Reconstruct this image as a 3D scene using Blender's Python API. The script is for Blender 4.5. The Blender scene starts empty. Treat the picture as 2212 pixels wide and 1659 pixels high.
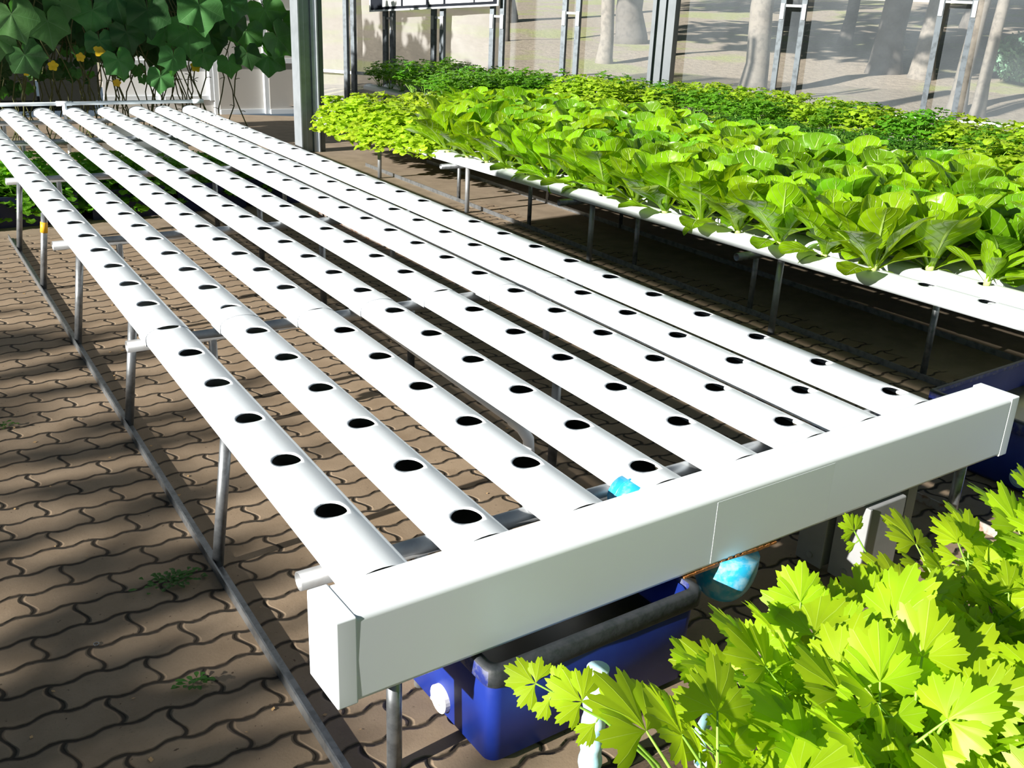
import bpy, math, random
from mathutils import Vector, Matrix
import numpy as np

rnd = random.Random(7)
SC = bpy.context.scene
COL = SC.collection
PI = math.pi

# ------------------------------------------------------------------ mesh helpers
class MB:
    """collects geometry for ONE mesh"""
    def __init__(self):
        self.v, self.f, self.uv, self.fm = [], [], [], []
    def add(self, vs, fs, uvs=None, m=0):
        b = len(self.v)
        self.v.extend([tuple(p) for p in vs])
        self.uv.extend(uvs if uvs else [(0.5, 0.5)] * len(vs))
        for f in fs:
            self.f.append(tuple(b + i for i in f)); self.fm.append(m)
        return self
    def box(self, x0, x1, y0, y1, z0, z1, m=0):
        vs = [(x0,y0,z0),(x1,y0,z0),(x1,y1,z0),(x0,y1,z0),(x0,y0,z1),(x1,y0,z1),(x1,y1,z1),(x0,y1,z1)]
        fs = [(0,3,2,1),(4,5,6,7),(0,1,5,4),(1,2,6,5),(2,3,7,6),(3,0,4,7)]
        return self.add(vs, fs, m=m)
    def tube(self, pts, r, n=10, cap=True, m=0, hollow=False):
        pts = [Vector(p) for p in pts]
        rs = r if isinstance(r, (list, tuple)) else [r] * len(pts)
        vs, fs, uvs = [], [], []
        t0 = (pts[1] - pts[0]).normalized()
        ref = Vector((0,0,1)) if abs(t0.z) < .9 else Vector((1,0,0))
        a = t0.cross(ref).normalized()
        for i, p in enumerate(pts):
            if i == 0: t = pts[1] - pts[0]
            elif i == len(pts) - 1: t = pts[-1] - pts[-2]
            else: t = (pts[i+1] - pts[i]).normalized() + (pts[i] - pts[i-1]).normalized()
            t.normalize()
            a = (a - t * a.dot(t)).normalized()
            b = t.cross(a)
            for k in range(n):
                an = 2 * PI * k / n
                vs.append(p + a * (rs[i] * math.cos(an)) + b * (rs[i] * math.sin(an)))
                uvs.append((k / n, i / (len(pts) - 1)))
        for i in range(len(pts) - 1):
            for k in range(n):
                fs.append((i*n+k, i*n+(k+1) % n, (i+1)*n+(k+1) % n, (i+1)*n+k))
        if cap and not hollow:
            fs.append(tuple(range(n-1, -1, -1))); fs.append(tuple((len(pts)-1)*n + k for k in range(n)))
        self.add(vs, fs, uvs, m)
        if hollow:   # inner wall and rims, so that open pipe ends look like pipe
            n0 = len(self.v) - len(vs)
            inner = [tuple(Vector(vs[i*n+k]).lerp(pts[i], .16)) for i in range(len(pts)) for k in range(n)]
            b = len(self.v)
            self.v.extend(inner); self.uv.extend(uvs)
            for i in range(len(pts) - 1):
                for k in range(n):
                    self.f.append((b+i*n+k, b+(i+1)*n+k, b+(i+1)*n+(k+1) % n, b+i*n+(k+1) % n)); self.fm.append(m)
            L = (len(pts) - 1) * n
            for k in range(n):
                k2 = (k + 1) % n
                self.f.append((n0+k, b+k, b+k2, n0+k2)); self.fm.append(m)
                self.f.append((n0+L+k, n0+L+k2, b+L+k2, b+L+k)); self.fm.append(m)
        return self
    def disc(self, c, axis, r, n=20, m=0):
        c = Vector(c); ax = Vector(axis).normalized()
        a = ax.orthogonal().normalized(); b = ax.cross(a)
        vs = [c + a*(r*math.cos(2*PI*k/n)) + b*(r*math.sin(2*PI*k/n)) for k in range(n)]
        return self.add(vs, [tuple(range(n))], m=m)
    def build(self, name, mats, parent=None, smooth=False, loc=(0,0,0), rot=(0,0,0), bevel=0):
        me = bpy.data.meshes.new(name)
        me.from_pydata(self.v, [], self.f)
        uvl = me.uv_layers.new(name='UVMap')
        li = np.empty(len(me.loops), dtype=np.int32); me.loops.foreach_get('vertex_index', li)
        uvl.data.foreach_set('uv', np.asarray(self.uv, dtype=np.float32)[li].ravel())
        for mt in (mats if isinstance(mats, (list, tuple)) else [mats]): me.materials.append(mt)
        me.polygons.foreach_set('material_index', np.asarray(self.fm, dtype=np.int32))
        if smooth: me.polygons.foreach_set('use_smooth', np.ones(len(me.polygons), dtype=bool))
        me.update()
        o = bpy.data.objects.new(name, me); COL.objects.link(o)
        o.location = loc; o.rotation_euler = rot
        if parent: o.parent = parent
        if bevel:
            b = o.modifiers.new('edge', 'BEVEL'); b.width = bevel; b.segments = 3; b.limit_method = 'ANGLE'
            me.polygons.foreach_set('use_smooth', np.ones(len(me.polygons), dtype=bool))
            w = o.modifiers.new('wn', 'WEIGHTED_NORMAL'); w.keep_sharp = False
        return o

def empty(name, loc=(0,0,0), rotz=0):
    o = bpy.data.objects.new(name, None); COL.objects.link(o)
    o.location = loc; o.rotation_euler = (0,0,rotz); o.empty_display_size = .05
    return o
def tag(o, label, cat, group=None, kind=None):
    o['label'] = label; o['category'] = cat
    if group: o['group'] = group
    if kind: o['kind'] = kind
    return o
def struct(o):
    o['kind'] = 'structure'; return o
def dup(root, loc, rot=None, scale=None):
    r = root.copy(); COL.objects.link(r); r.location = loc
    if rot is not None: r.rotation_euler = rot
    if scale is not None: r.scale = (scale,)*3 if not isinstance(scale, tuple) else scale
    for ch in list(root.children):
        c = ch.copy(); COL.objects.link(c); c.parent = r
        for g in list(ch.children):
            d = g.copy(); COL.objects.link(d); d.parent = c
    return r

# ------------------------------------------------------------------ materials
def newmat(name):
    m = bpy.data.materials.new(name); m.use_nodes = True
    nt = m.node_tree; nt.nodes.clear()
    return m, nt
class NT:
    def __init__(s, nt): s.nt = nt
    def n(s, t, **kw):
        x = s.nt.nodes.new(t)
        for k, v in kw.items():
            if k.startswith('i_'): x.inputs[k[2:].replace('_', ' ')].default_value = v
            else: setattr(x, k, v)
        return x
    def l(s, a, b): s.nt.links.new(a, b)
    def val(s, node, i, v):
        if hasattr(v, 'is_output') or isinstance(v, bpy.types.NodeSocket): s.l(v, node.inputs[i])
        else: node.inputs[i].default_value = v
    def math(s, op, a, b=0.0, c=0.0):
        x = s.nt.nodes.new('ShaderNodeMath'); x.operation = op
        s.val(x, 0, a); s.val(x, 1, b)
        if op in ('MULTIPLY_ADD', 'SMOOTH_MIN', 'COMPARE'): s.val(x, 2, c)
        return x.outputs[0]
    def mix(s, f, a, b, blend='MIX'):
        x = s.nt.nodes.new('ShaderNodeMix'); x.data_type = 'RGBA'; x.blend_type = blend
        s.val(x, 0, f)
        for i, c in ((6, a), (7, b)):
            if isinstance(c, bpy.types.NodeSocket): s.l(c, x.inputs[i])
            else: x.inputs[i].default_value = (*c[:3], 1)
        return x.outputs[2]
    def ramp(s, f, a, b):
        x = s.nt.nodes.new('ShaderNodeMapRange'); x.interpolation_type = 'SMOOTHSTEP'
        s.val(x, 0, f); x.inputs[1].default_value = a; x.inputs[2].default_value = b
        return x.outputs[0]
    def noise(s, vec, scale, detail=3, rough=.5):
        x = s.nt.nodes.new('ShaderNodeTexNoise'); x.inputs['Scale'].default_value = scale
        x.inputs['Detail'].default_value = detail; x.inputs['Roughness'].default_value = rough
        if vec is not None: s.l(vec, x.inputs['Vector'])
        return x.outputs[0]
    def bump(s, h, strength, dist):
        x = s.nt.nodes.new('ShaderNodeBump'); x.inputs['Strength'].default_value = strength; x.inputs['Distance'].default_value = dist
        s.l(h, x.inputs['Height']); return x.outputs[0]

def simple(name, col, rough=.5, metal=0, noise=0, nscale=20, col2=None, bump=0, coord='Object', spec=.5):
    m, nt = newmat(name); T = NT(nt)
    out = T.n('ShaderNodeOutputMaterial'); p = T.n('ShaderNodeBsdfPrincipled')
    p.inputs['Roughness'].default_value = rough; p.inputs['Metallic'].default_value = metal
    p.inputs['Specular IOR Level'].default_value = spec
    p.inputs['Base Color'].default_value = (*col, 1)
    if noise or bump:
        tc = T.n('ShaderNodeTexCoord')
        nz = T.noise(tc.outputs[coord], nscale, 4, .6)
        if noise:
            f = T.math('MULTIPLY', T.ramp(nz, .42, .68), noise)
            T.l(T.mix(f, col, col2 or [c*.5 for c in col]), p.inputs['Base Color'])
        if bump: T.l(T.bump(nz, bump, .004), p.inputs['Normal'])
    T.l(p.outputs[0], out.inputs[0])
    return m

def leafmat(name, col, rib, tcol, trans=.45, rough=.45, veins=0, wrinkle=0, wscale=60, palm=False, gloss=.35):
    """leaf: diffuse + light coming through, pale midrib and side veins from the blade's own UVs"""
    m, nt = newmat(name); T = NT(nt)
    out = T.n('ShaderNodeOutputMaterial')
    uv = T.n('ShaderNodeUVMap'); sep = T.n('ShaderNodeSeparateXYZ'); T.l(uv.outputs[0], sep.inputs[0])
    d = T.math('ABSOLUTE', T.math('MULTIPLY_ADD', sep.outputs[0], 2.0, -1.0))
    taper = T.math('MULTIPLY_ADD', sep.outputs[1], -.75, 1.0)
    rw = T.math('MULTIPLY', taper, .13 if not palm else .16)
    mid = T.math('SUBTRACT', 1.0, T.ramp(T.math('DIVIDE', d, rw), .35, 1.1))
    hgt = mid
    if veins:
        ph = T.math('MULTIPLY_ADD', sep.outputs[1], veins, T.math('MULTIPLY', d, -2.2))
        tri = T.math('ABSOLUTE', T.math('MULTIPLY_ADD', T.math('FRACT', ph), 2.0, -1.0))
        vn = T.math('MULTIPLY', T.ramp(tri, .80, 1.0), .45)
        mask = T.math('MAXIMUM', mid, vn)
        hgt = mask
    else: mask = mid
    tc = T.n('ShaderNodeTexCoord')
    oi = T.n('ShaderNodeObjectInfo')
    nz = T.noise(tc.outputs['Object'], 9, 2)
    c1 = T.mix(T.ramp(nz, .35, .7), col, [c*.72 for c in col])
    hs = T.n('ShaderNodeHueSaturation'); T.l(c1, hs.inputs['Color'])
    T.l(T.math('MULTIPLY_ADD', oi.outputs['Random'], .025, .477), hs.inputs['Hue'])
    T.l(T.math('MULTIPLY_ADD', oi.outputs['Random'], .35, .82), hs.inputs['Value'])
    c2 = T.mix(T.math('MULTIPLY', mask, .75 if not palm else .35), hs.outputs[0], rib)
    p = T.n('ShaderNodeBsdfPrincipled'); p.inputs['Roughness'].default_value = rough
    p.inputs['Specular IOR Level'].default_value = gloss
    T.l(c2, p.inputs['Base Color'])
    tr = T.n('ShaderNodeBsdfTranslucent'); tr.inputs['Color'].default_value = (*tcol, 1)
    T.l(T.mix(T.math('MULTIPLY', mask, .5), tcol, rib), tr.inputs['Color'])
    mx = T.n('ShaderNodeMixShader'); mx.inputs[0].default_value = trans
    T.l(p.outputs[0], mx.inputs[1]); T.l(tr.outputs[0], mx.inputs[2]); T.l(mx.outputs[0], out.inputs[0])
    if wrinkle:
        vo = T.n('ShaderNodeTexVoronoi'); vo.inputs['Scale'].default_value = wscale; vo.feature = 'SMOOTH_F1'
        T.l(tc.outputs['Object'], vo.inputs['Vector'])
        h = T.math('MULTIPLY_ADD', mask, -.8, T.math('MULTIPLY', vo.outputs['Distance'], -1.2))
        nm = T.bump(h, wrinkle, .006)
    else:
        nm = T.bump(T.math('MULTIPLY', hgt, -1.0), .35, .003)
    T.l(nm, p.inputs['Normal']); T.l(nm, tr.inputs['Normal'])
    return m

M = {}
M['pvc'] = simple('white_pvc', (.74,.80,.85), .32, noise=.10, nscale=3, col2=(.70,.72,.70))
M['hole_dark'] = simple('painted_hole_shade', (.03,.028,.02), .35)  # near-black inside faces, paints the shade seen through the planting holes
M['pvc_grey'] = simple('grey_pvc', (.27,.28,.29), .4, noise=.25, nscale=9)
M['film'] = simple('clear_patch', (.74,.80,.83), .2, noise=.12, nscale=60, col2=(.70,.76,.79))
M['galv'] = simple('galvanised_steel', (.27,.29,.31), .42, .75, noise=.65, nscale=28, col2=(.13,.14,.15), bump=.1)
M['galv_light'] = simple('weathered_galvanised', (.36,.38,.40), .45, .6, noise=.5, nscale=22, col2=(.28,.27,.26), bump=.1)
M['rust'] = simple('rusty_steel', (.33,.31,.29), .7, .2, noise=.9, nscale=30, col2=(.20,.085,.035), bump=.2)
M['rustspot'] = simple('rust_brown_sealant', (.30,.12,.03), .6, noise=.7, nscale=80, col2=(.12,.05,.02), bump=.3)
M['alu'] = simple('aluminium_profile', (.15,.17,.19), .38, .4, noise=.35, nscale=6, col2=(.10,.12,.14))
M['alu_dark'] = simple('aluminium_column', (.34,.38,.42), .36, .35, noise=.5, nscale=5, col2=(.22,.25,.28))
M['stud'] = simple('weathered_stud', (.13,.155,.18), .45, .5, noise=.6, nscale=18, col2=(.05,.06,.07))
M['frame_white'] = simple('white_frame', (.58,.62,.66), .4)
M['blue'] = simple('blue_plastic', (.006,.024,.22), .45, noise=.35, nscale=14, col2=(.012,.042,.28), bump=.06)
M['blue_worn'] = simple('worn_blue_rim', (.008,.02,.16), .6, noise=.7, nscale=35, col2=(.14,.15,.19), bump=.1)
M['grime'] = simple('grimy_tank_rim', (.030,.034,.04), .6, noise=.8, nscale=40, col2=(.012,.018,.02), bump=.3)
M['cyan'] = simple('blue_pipe', (.02,.36,.62), .35, noise=.6, nscale=26, col2=(.45,.62,.68))
M['cyan_dirty'] = simple('pale_blue_pipe', (.42,.72,.84), .5, noise=.6, nscale=20, col2=(.80,.84,.85))
M['water'] = simple('murky_water', (.012,.014,.002), .3, noise=.7, nscale=5, col2=(.05,.055,.003))
M['plug'] = simple('white_plug', (.82,.82,.80), .35)
M['plug_blue'] = simple('pale_blue_plug', (.25,.42,.58), .3)
M['board'] = simple('white_foam_board', (.74,.74,.70), .6, noise=.2, nscale=8)
M['black'] = simple('black_paint', (.006,.009,.016), .7, spec=.15)
M['signwhite'] = simple('sign_white', (.82,.83,.84), .4)
M['soil'] = simple('soil', (.10,.066,.038), .95, noise=.8, nscale=45, col2=(.035,.024,.015), bump=.6)
M['crate'] = simple('dark_blue_crate', (.004,.008,.05), .45, noise=.3, nscale=10)
M['stem'] = simple('green_stem', (.22,.42,.05), .5)
M['stem_pale'] = simple('pale_stem', (.50,.62,.20), .5)
M['vine_stem'] = simple('vine_stem', (.09,.10,.03), .7, noise=.5, nscale=30)
M['petal'] = simple('yellow_petal', (.85,.55,.02), .5)
M['yellow'] = simple('yellow_tape', (.75,.42,.02), .5)
M['bark'] = simple('grey_bark', (.22,.20,.175), .9, noise=.7, nscale=9, col2=(.11,.10,.09), bump=.6)
M['bark_dark'] = simple('dark_bark', (.12,.11,.10), .9, noise=.6, nscale=9, col2=(.06,.055,.05), bump=.6)
M['crown'] = simple('tree_leaf', (.05,.11,.02), .6, noise=.5, nscale=4)
M['bush'] = simple('bush_leaf', (.22,.42,.27), .5, noise=.6, nscale=7, col2=(.10,.24,.14))
M['concrete'] = simple('pale_concrete', (.55,.54,.52), .8, noise=.4, nscale=4)
M['washer'] = simple('bright_washer', (.7,.7,.7), .2, .9)
M['dryleaf'] = simple('dry_leaf', (.42,.27,.12), .8)

M['romaine'] = leafmat('romaine_leaf', (.19,.42,.007), (.52,.70,.20), (.50,.74,.008), .36, .27, veins=7, wrinkle=1.0, wscale=40, gloss=.5)
M['romaine_dark'] = leafmat('romaine_leaf_deep_green', (.095,.265,.006), (.40,.60,.16), (.30,.56,.006), .30, .28, veins=7, wrinkle=1.0, wscale=40, gloss=.5)
M['curly'] = leafmat('curly_lettuce_leaf', (.36,.56,.02), (.55,.70,.20), (.55,.78,.02), .42, .45, veins=5)
M['lime'] = leafmat('lime_leaf', (.30,.50,.02), (.5,.66,.18), (.50,.74,.02), .42, .45, veins=5)
M['herb'] = leafmat('coriander_leaf', (.09,.30,.015), (.25,.45,.08), (.26,.58,.012), .40, .45, veins=4)
M['mint'] = leafmat('dark_small_leaf', (.05,.20,.015), (.12,.3,.05), (.14,.42,.012), .35, .45)
M['celery'] = leafmat('celery_leaf', (.33,.56,.012), (.55,.74,.14), (.56,.84,.012), .45, .45, veins=0, palm=True, gloss=.4)
M['vine'] = leafmat('vine_leaf', (.060,.200,.055), (.13,.30,.11), (.09,.38,.015), .30, .5, veins=6, palm=True)
M['crateplant'] = leafmat('crate_plant_leaf', (.08,.30,.015), (.25,.45,.08), (.26,.60,.012), .42, .45, veins=4)
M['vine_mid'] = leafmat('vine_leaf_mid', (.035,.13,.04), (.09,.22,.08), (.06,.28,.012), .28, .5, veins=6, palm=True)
M['vine_dark'] = leafmat('vine_leaf_painted_shade', (.018,.07,.016), (.05,.12,.04), (.03,.16,.01), .25, .5, veins=6, palm=True)  # darker leaf copy: shade deep in the foliage put into colour, some tone variety
M['weed'] = leafmat('weed_leaf', (.04,.13,.02), (.1,.2,.05), (.1,.3,.02), .3, .5)

def paver_material():
    m, nt = newmat('zigzag_pavers'); T = NT(nt)
    out = T.n('ShaderNodeOutputMaterial'); p = T.n('ShaderNodeBsdfPrincipled')
    tc = T.n('ShaderNodeTexCoord'); sep = T.n('ShaderNodeSeparateXYZ'); T.l(tc.outputs['Object'], sep.inputs[0])
    wob = T.noise(tc.outputs['Object'], 7, 2)
    Lx, Hy = .2233, .1075
    x = T.math('ADD', sep.outputs[0], T.math('MULTIPLY_ADD', wob, .012, .586))
    y = T.math('ADD', sep.outputs[1], T.math('MULTIPLY_ADD', wob, .012, -.636))
    # long joints step up and down twice per paver
    tri = T.math('PINGPONG', T.math('ADD', x, Lx*.10), Lx*.25)
    trap = T.n('ShaderNodeMapRange'); trap.interpolation_type = 'SMOOTHSTEP'
    T.l(T.math('DIVIDE', tri, Lx*.25), trap.inputs[0]); trap.inputs[1].default_value = .15; trap.inputs[2].default_value = .85
    yy = T.math('DIVIDE', T.math('MULTIPLY_ADD', trap.outputs[0], .0135, y), Hy)
    row = T.math('FLOOR', yy); fy = T.math('FRACT', yy)
    odd = T.math('MULTIPLY', T.math('MODULO', T.math('ADD', row, 1000.0), 2.0), .5)
    zig = T.math('MULTIPLY', T.math('SINE', T.math('MULTIPLY', fy, 2*PI)), -.055)
    xx = T.math('ADD', T.math('ADD', T.math('DIVIDE', x, Lx), odd), zig)
    colid = T.math('FLOOR', xx); fx = T.math('FRACT', xx)
    dx = T.math('MULTIPLY', T.math('MINIMUM', fx, T.math('SUBTRACT', 1.0, fx)), Lx)
    dy = T.math('MULTIPLY', T.math('MINIMUM', fy, T.math('SUBTRACT', 1.0, fy)), Hy)
    dd = T.math('SMOOTH_MIN', dx, dy, .006)
    jn = T.noise(tc.outputs['Object'], 38, 3)
    dd2 = T.math('MULTIPLY_ADD', jn, -.005, T.math('ADD', dd, .002))
    top = T.ramp(dd2, .0010, .0095)          # rounded shoulders
    gap = T.math('SUBTRACT', 1.0, T.ramp(dd2, .0022, .0062))
    # beyond the pavers the ground is plain concrete
    far = T.ramp(T.math('ADD', sep.outputs[0], T.math('MULTIPLY', wob, .25)), 3.42, 3.5)
    far2 = T.ramp(T.math('ADD', sep.outputs[1], T.math('MULTIPLY', wob, .5)), 5.0, 5.4)
    conc = T.math('MAXIMUM', far, far2)
    gap = T.math('MULTIPLY', gap, T.math('SUBTRACT', 1.0, conc))
    wn = T.n('ShaderNodeTexWhiteNoise'); cb = T.n('ShaderNodeCombineXYZ'); T.l(colid, cb.inputs[0]); T.l(row, cb.inputs[1]); T.l(cb.outputs[0], wn.inputs['Vector'])
    nz = T.noise(tc.outputs['Object'], 6, 5, .6); fine = T.noise(tc.outputs['Object'], 130, 3, .7); blot = T.noise(tc.outputs['Object'], 22, 4, .6)
    base = T.mix(T.ramp(nz, .3, .7), (.205,.150,.098), (.270,.205,.140))
    base = T.mix(T.math('MULTIPLY', wn.outputs[0], .35), base, (.145,.115,.085))
    base = T.mix(T.math('MULTIPLY', T.ramp(fine, .55, .8), .5), base, (.11,.085,.06))
    base = T.mix(conc, base, T.mix(T.ramp(nz, .3, .7), (.19,.150,.108), (.25,.20,.145)))
    # crumbs of dark soil lying on the pavers
    base = T.mix(T.math('MULTIPLY', T.ramp(T.noise(tc.outputs['Object'], 70, 2, .5), .66, .72), T.math('MULTIPLY', T.ramp(blot, .5, .62), .85)), base, (.035,.022,.012))
    colr = T.mix(T.math('MULTIPLY', gap, .95), base, (.020,.015,.010))
    T.l(colr, p.inputs['Base Color']); p.inputs['Roughness'].default_value = .82
    p.inputs['Specular IOR Level'].default_value = .3
    tops = T.math('MAXIMUM', top, conc)
    h = T.math('ADD', tops, T.math('ADD', T.math('MULTIPLY', fine, .06), T.math('MULTIPLY', nz, .12)))
    T.l(T.bump(h, 1.0, .009), p.inputs['Normal'])
    T.l(p.outputs[0], out.inputs[0])
    return m
M['pavers'] = paver_material()

def terrain_material():
    m, nt = newmat('dry_grass_slope'); T = NT(nt)
    out = T.n('ShaderNodeOutputMaterial'); p = T.n('ShaderNodeBsdfPrincipled'); p.inputs['Roughness'].default_value = .95
    tc = T.n('ShaderNodeTexCoord')
    a = T.noise(tc.outputs['Object'], .55, 4, .6); b = T.noise(tc.outputs['Object'], 9, 5, .7); c = T.noise(tc.outputs['Object'], 40, 2, .7)
    base = T.mix(T.ramp(b, .35, .7), (.36,.31,.25), (.27,.23,.185))
    base = T.mix(T.math('MULTIPLY', T.ramp(a, .50, .62), .75), base, T.mix(T.ramp(c, .3, .7), (.24,.30,.09), (.36,.38,.15)))
    T.l(base, p.inputs['Base Color']); T.l(T.bump(b, .5, .05), p.inputs['Normal'])
    T.l(p.outputs[0], out.inputs[0]); return m
M['terrain'] = terrain_material()

def sheet_material(name, haze, col, rough=.3):
    """clear plastic sheet, a little hazy"""
    m, nt = newmat(name); T = NT(nt)
    out = T.n('ShaderNodeOutputMaterial')
    tc = T.n('ShaderNodeTexCoord')
    nz = T.noise(tc.outputs['Object'], 1.3, 4, .6); n2 = T.noise(tc.outputs['Object'], 5, 4, .6)
    tr = T.n('ShaderNodeBsdfTransparent'); tr.inputs[0].default_value = (.95,.96,.96,1)
    df = T.n('ShaderNodeBsdfDiffuse'); df.inputs[0].default_value = (*col, 1)
    tl = T.n('ShaderNodeBsdfTranslucent'); tl.inputs[0].default_value = (*col, 1)
    gl = T.n('ShaderNodeBsdfGlossy'); gl.inputs['Roughness'].default_value = rough
    a = T.n('ShaderNodeMixShader'); a.inputs[0].default_value = .5; T.l(df.outputs[0], a.inputs[1]); T.l(tl.outputs[0], a.inputs[2])
    b = T.n('ShaderNodeMixShader'); b.inputs[0].default_value = .06; T.l(a.outputs[0], b.inputs[1]); T.l(gl.outputs[0], b.inputs[2])
    T.l(T.bump(n2, .25, .02), gl.inputs['Normal'])
    c = T.n('ShaderNodeMixShader')
    T.l(T.math('MULTIPLY_ADD', T.ramp(nz, .3, .7), haze*.5, haze*.75), c.inputs[0])
    T.l(tr.outputs[0], c.inputs[1]); T.l(b.outputs[0], c.inputs[2]); T.l(c.outputs[0], out.inputs[0])
    return m
M['sheet'] = sheet_material('clear_sheet', .17, (.60,.70,.80))
M['sheet_hazy'] = sheet_material('hazy_crinkled_sheet', .55, (.66,.66,.66))
M['polycarb'] = simple('polycarbonate_panel', (.40,.39,.37), .35, noise=.25, nscale=2.2, col2=(.33,.32,.30))
M['shade'] = simple('pane_painted_shade', (.018,.022,.018), .9, noise=.4, nscale=30)  # near-black panes and base: gloom behind the vines put into colour
M['polycarb_bright'] = simple('bright_panel', (.80,.82,.84), .35)

# ------------------------------------------------------------------ ground
FL = MB()
# floor inside the greenhouse, bounded by the oblique sheeted wall on the right
A = Vector((4.16,10.6,0)); Bp = Vector((8.66,3.84,0)); WT = (Bp - A).normalized(); WN = Vector((-WT.y, WT.x, 0)); WN = WN if WN.x > 0 else -WN
def wp(t, z, off=0.0): 
    q = A + WT*t + WN*off; return Vector((q.x, q.y, z))
e = wp(14.5, 0)
FL.add([(-16,-9,0),(e.x,-9,0),(e.x,e.y,0),(A.x,A.y,0),(3.0,11.16,0),(-16,11.9,0)], [(0,1,2,3,4,5)])
struct(FL.build('floor', M['pavers']))
# sloping ground outside
TR = MB(); vs = []; nu, nv = 40, 50
trr = random.Random(3)
def tz(d): return .10 + .07*max(d, 0)
for j in range(nv+1):
    for i in range(nu+1):
        d = (i/nu)**1.6*52 + .02; t = -34 + 72*j/nv
        q = wp(t, tz(d) + (trr.random()-.5)*.08*min(1, d), d); vs.append(q)
TR.add(vs, [(j*(nu+1)+i, (j+1)*(nu+1)+i, (j+1)*(nu+1)+i+1, j*(nu+1)+i+1) for j in range(nv) for i in range(nu)])
struct(TR.build('ground', M['terrain'], smooth=True))

# ------------------------------------------------------------------ the walls
wall = struct(empty('wall_right', wp(0,0)))
def wbox(mb, t0, t1, z0, z1, o0, o1, m=0, z0b=None, z1b=None):
    """box standing along the wall: t along it, o off it towards outside"""
    za, zb = (z0 if z0b is None else z0b), (z1 if z1b is None else z1b)
    P = [wp(t0,z0,o0),wp(t1,za,o0),wp(t1,za,o1),wp(t0,z0,o1),wp(t0,z1,o0),wp(t1,zb,o0),wp(t1,zb,o1),wp(t0,z1,o1)]
    loc = wp(0,0)
    mb.add([p - loc for p in P], [(0,3,2,1),(4,5,6,7),(0,1,5,4),(1,2,6,5),(2,3,7,6),(3,0,4,7)], m=m)
def sheet(name, t0, t1, mat, wav, sd):
    r = random.Random(sd); mb = MB(); loc = wp(0,0); n, k = max(6, int((t1-t0)/.1)), 26
    ph = [r.random()*6 for _ in range(6)]
    vs = []
    for j in range(k+1):
        for i in range(n+1):
            t = t0 + (t1-t0)*i/n; z = .02 + 3.0*j/k
            o = .03 + wav*(math.sin(t*9+ph[0]+z*2)*.4 + math.sin(z*7+ph[1]+t*3)*.35 + math.sin(t*23+z*11+ph[2])*.25)
            vs.append(wp(t,z,o) - loc)
    mb.add(vs, [(j*(n+1)+i, j*(n+1)+i+1, (j+1)*(n+1)+i+1, (j+1)*(n+1)+i) for j in range(k) for i in range(n)])
    return mb.build(name, mat, wall, smooth=True)
sheet('sheet', -.05, 2.49, M['sheet_hazy'], .016, 1)
sheet('sheet', 2.49, 4.40, M['sheet'], .006, 2)
sheet('sheet', 4.60, 14.4, M['sheet'], .003, 3)
for t0, t1 in ((-.02,4.38),(4.60,14.3)):
    mb = MB(); wbox(mb, t0, t1, .565, .60, -.035, .0); mb.build('rail', M['frame_white'], wall)
for a, b, zr in ((.43,.538,None),(.998,1.096,1.246),(1.66,1.78,1.284),(2.43,2.556,1.333),(3.32,3.48,1.407),(5.70,5.91,1.58),(7.19,7.48,1.675),(9.2,9.5,1.75)):
    w = .026
    for c in (a, b):
        mb = MB(); wbox(mb, c-w, c+w, .0, 3.0, -.07, -.01); mb.build('stud', M['stud'], wall)
    if zr:
        mb = MB(); wbox(mb, a, b, zr-.012, zr+.012, -.066, -.014)
        for c in (a-w*.1, b+w*.1): wbox(mb, c-w*.75, c+w*.75, zr-.13, zr+.02, -.078, -.071)
        mb.build('bracket', M['galv_light'], wall)
mb = MB()
for x0, x1, o0 in ((4.36,4.40,-.16),(4.40,4.48,-.12),(4.485,4.50,-.15),(4.50,4.575,-.12),(4.575,4.61,-.16)):
    wbox(mb, x0, x1, 0, 3.1, o0, .02)
mb.build('column', M['alu'], wall)

# back wall: white frames with polycarbonate panes
bw = struct(empty('wall_back', (0,11.1,0)))
def byy(x): return -.24*(x-3.5)*.5
def bbox(name, x0, x1, z0, z1, y0, y1, mat):
    mb = MB(); mb.box(x0, x1, y0 + byy((x0+x1)/2), y1 + byy((x0+x1)/2), z0, z1); return mb.build(name, mat, bw)
xs_ = [2.98, 3.61, 4.22]
for x in xs_: bbox('frame', x-.03, x+.03, .0, 2.6, -.035, .035, M['frame_white'])
for i in range(2):
    bbox('pane', xs_[i]+.03, xs_[i+1]-.03, .05, 2.6, -.006, .006, M['polycarb'])
    for z in (.03, .66, 1.24, 2.0): bbox('frame', xs_[i]+.03, xs_[i+1]-.03, z-.03, z+.03, -.03, .03, M['frame_white'])
# lighter windows to the left, behind the vines; dark panes have deep shade painted in
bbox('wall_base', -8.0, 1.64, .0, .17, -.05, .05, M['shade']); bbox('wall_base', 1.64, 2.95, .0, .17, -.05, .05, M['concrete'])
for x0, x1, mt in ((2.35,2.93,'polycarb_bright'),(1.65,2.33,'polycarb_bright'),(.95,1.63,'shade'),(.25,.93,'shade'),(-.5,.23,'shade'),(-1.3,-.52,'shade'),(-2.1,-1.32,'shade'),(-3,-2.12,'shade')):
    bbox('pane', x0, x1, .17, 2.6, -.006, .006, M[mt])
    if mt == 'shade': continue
    for z in (.20, .62, 1.25): bbox('frame', x0, x1, z-.025, z+.025, -.03, .03, M['frame_white'])
    bbox('frame', x1-.03, x1+.03, .17, 2.6, -.035, .035, M['frame_white'])

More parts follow.
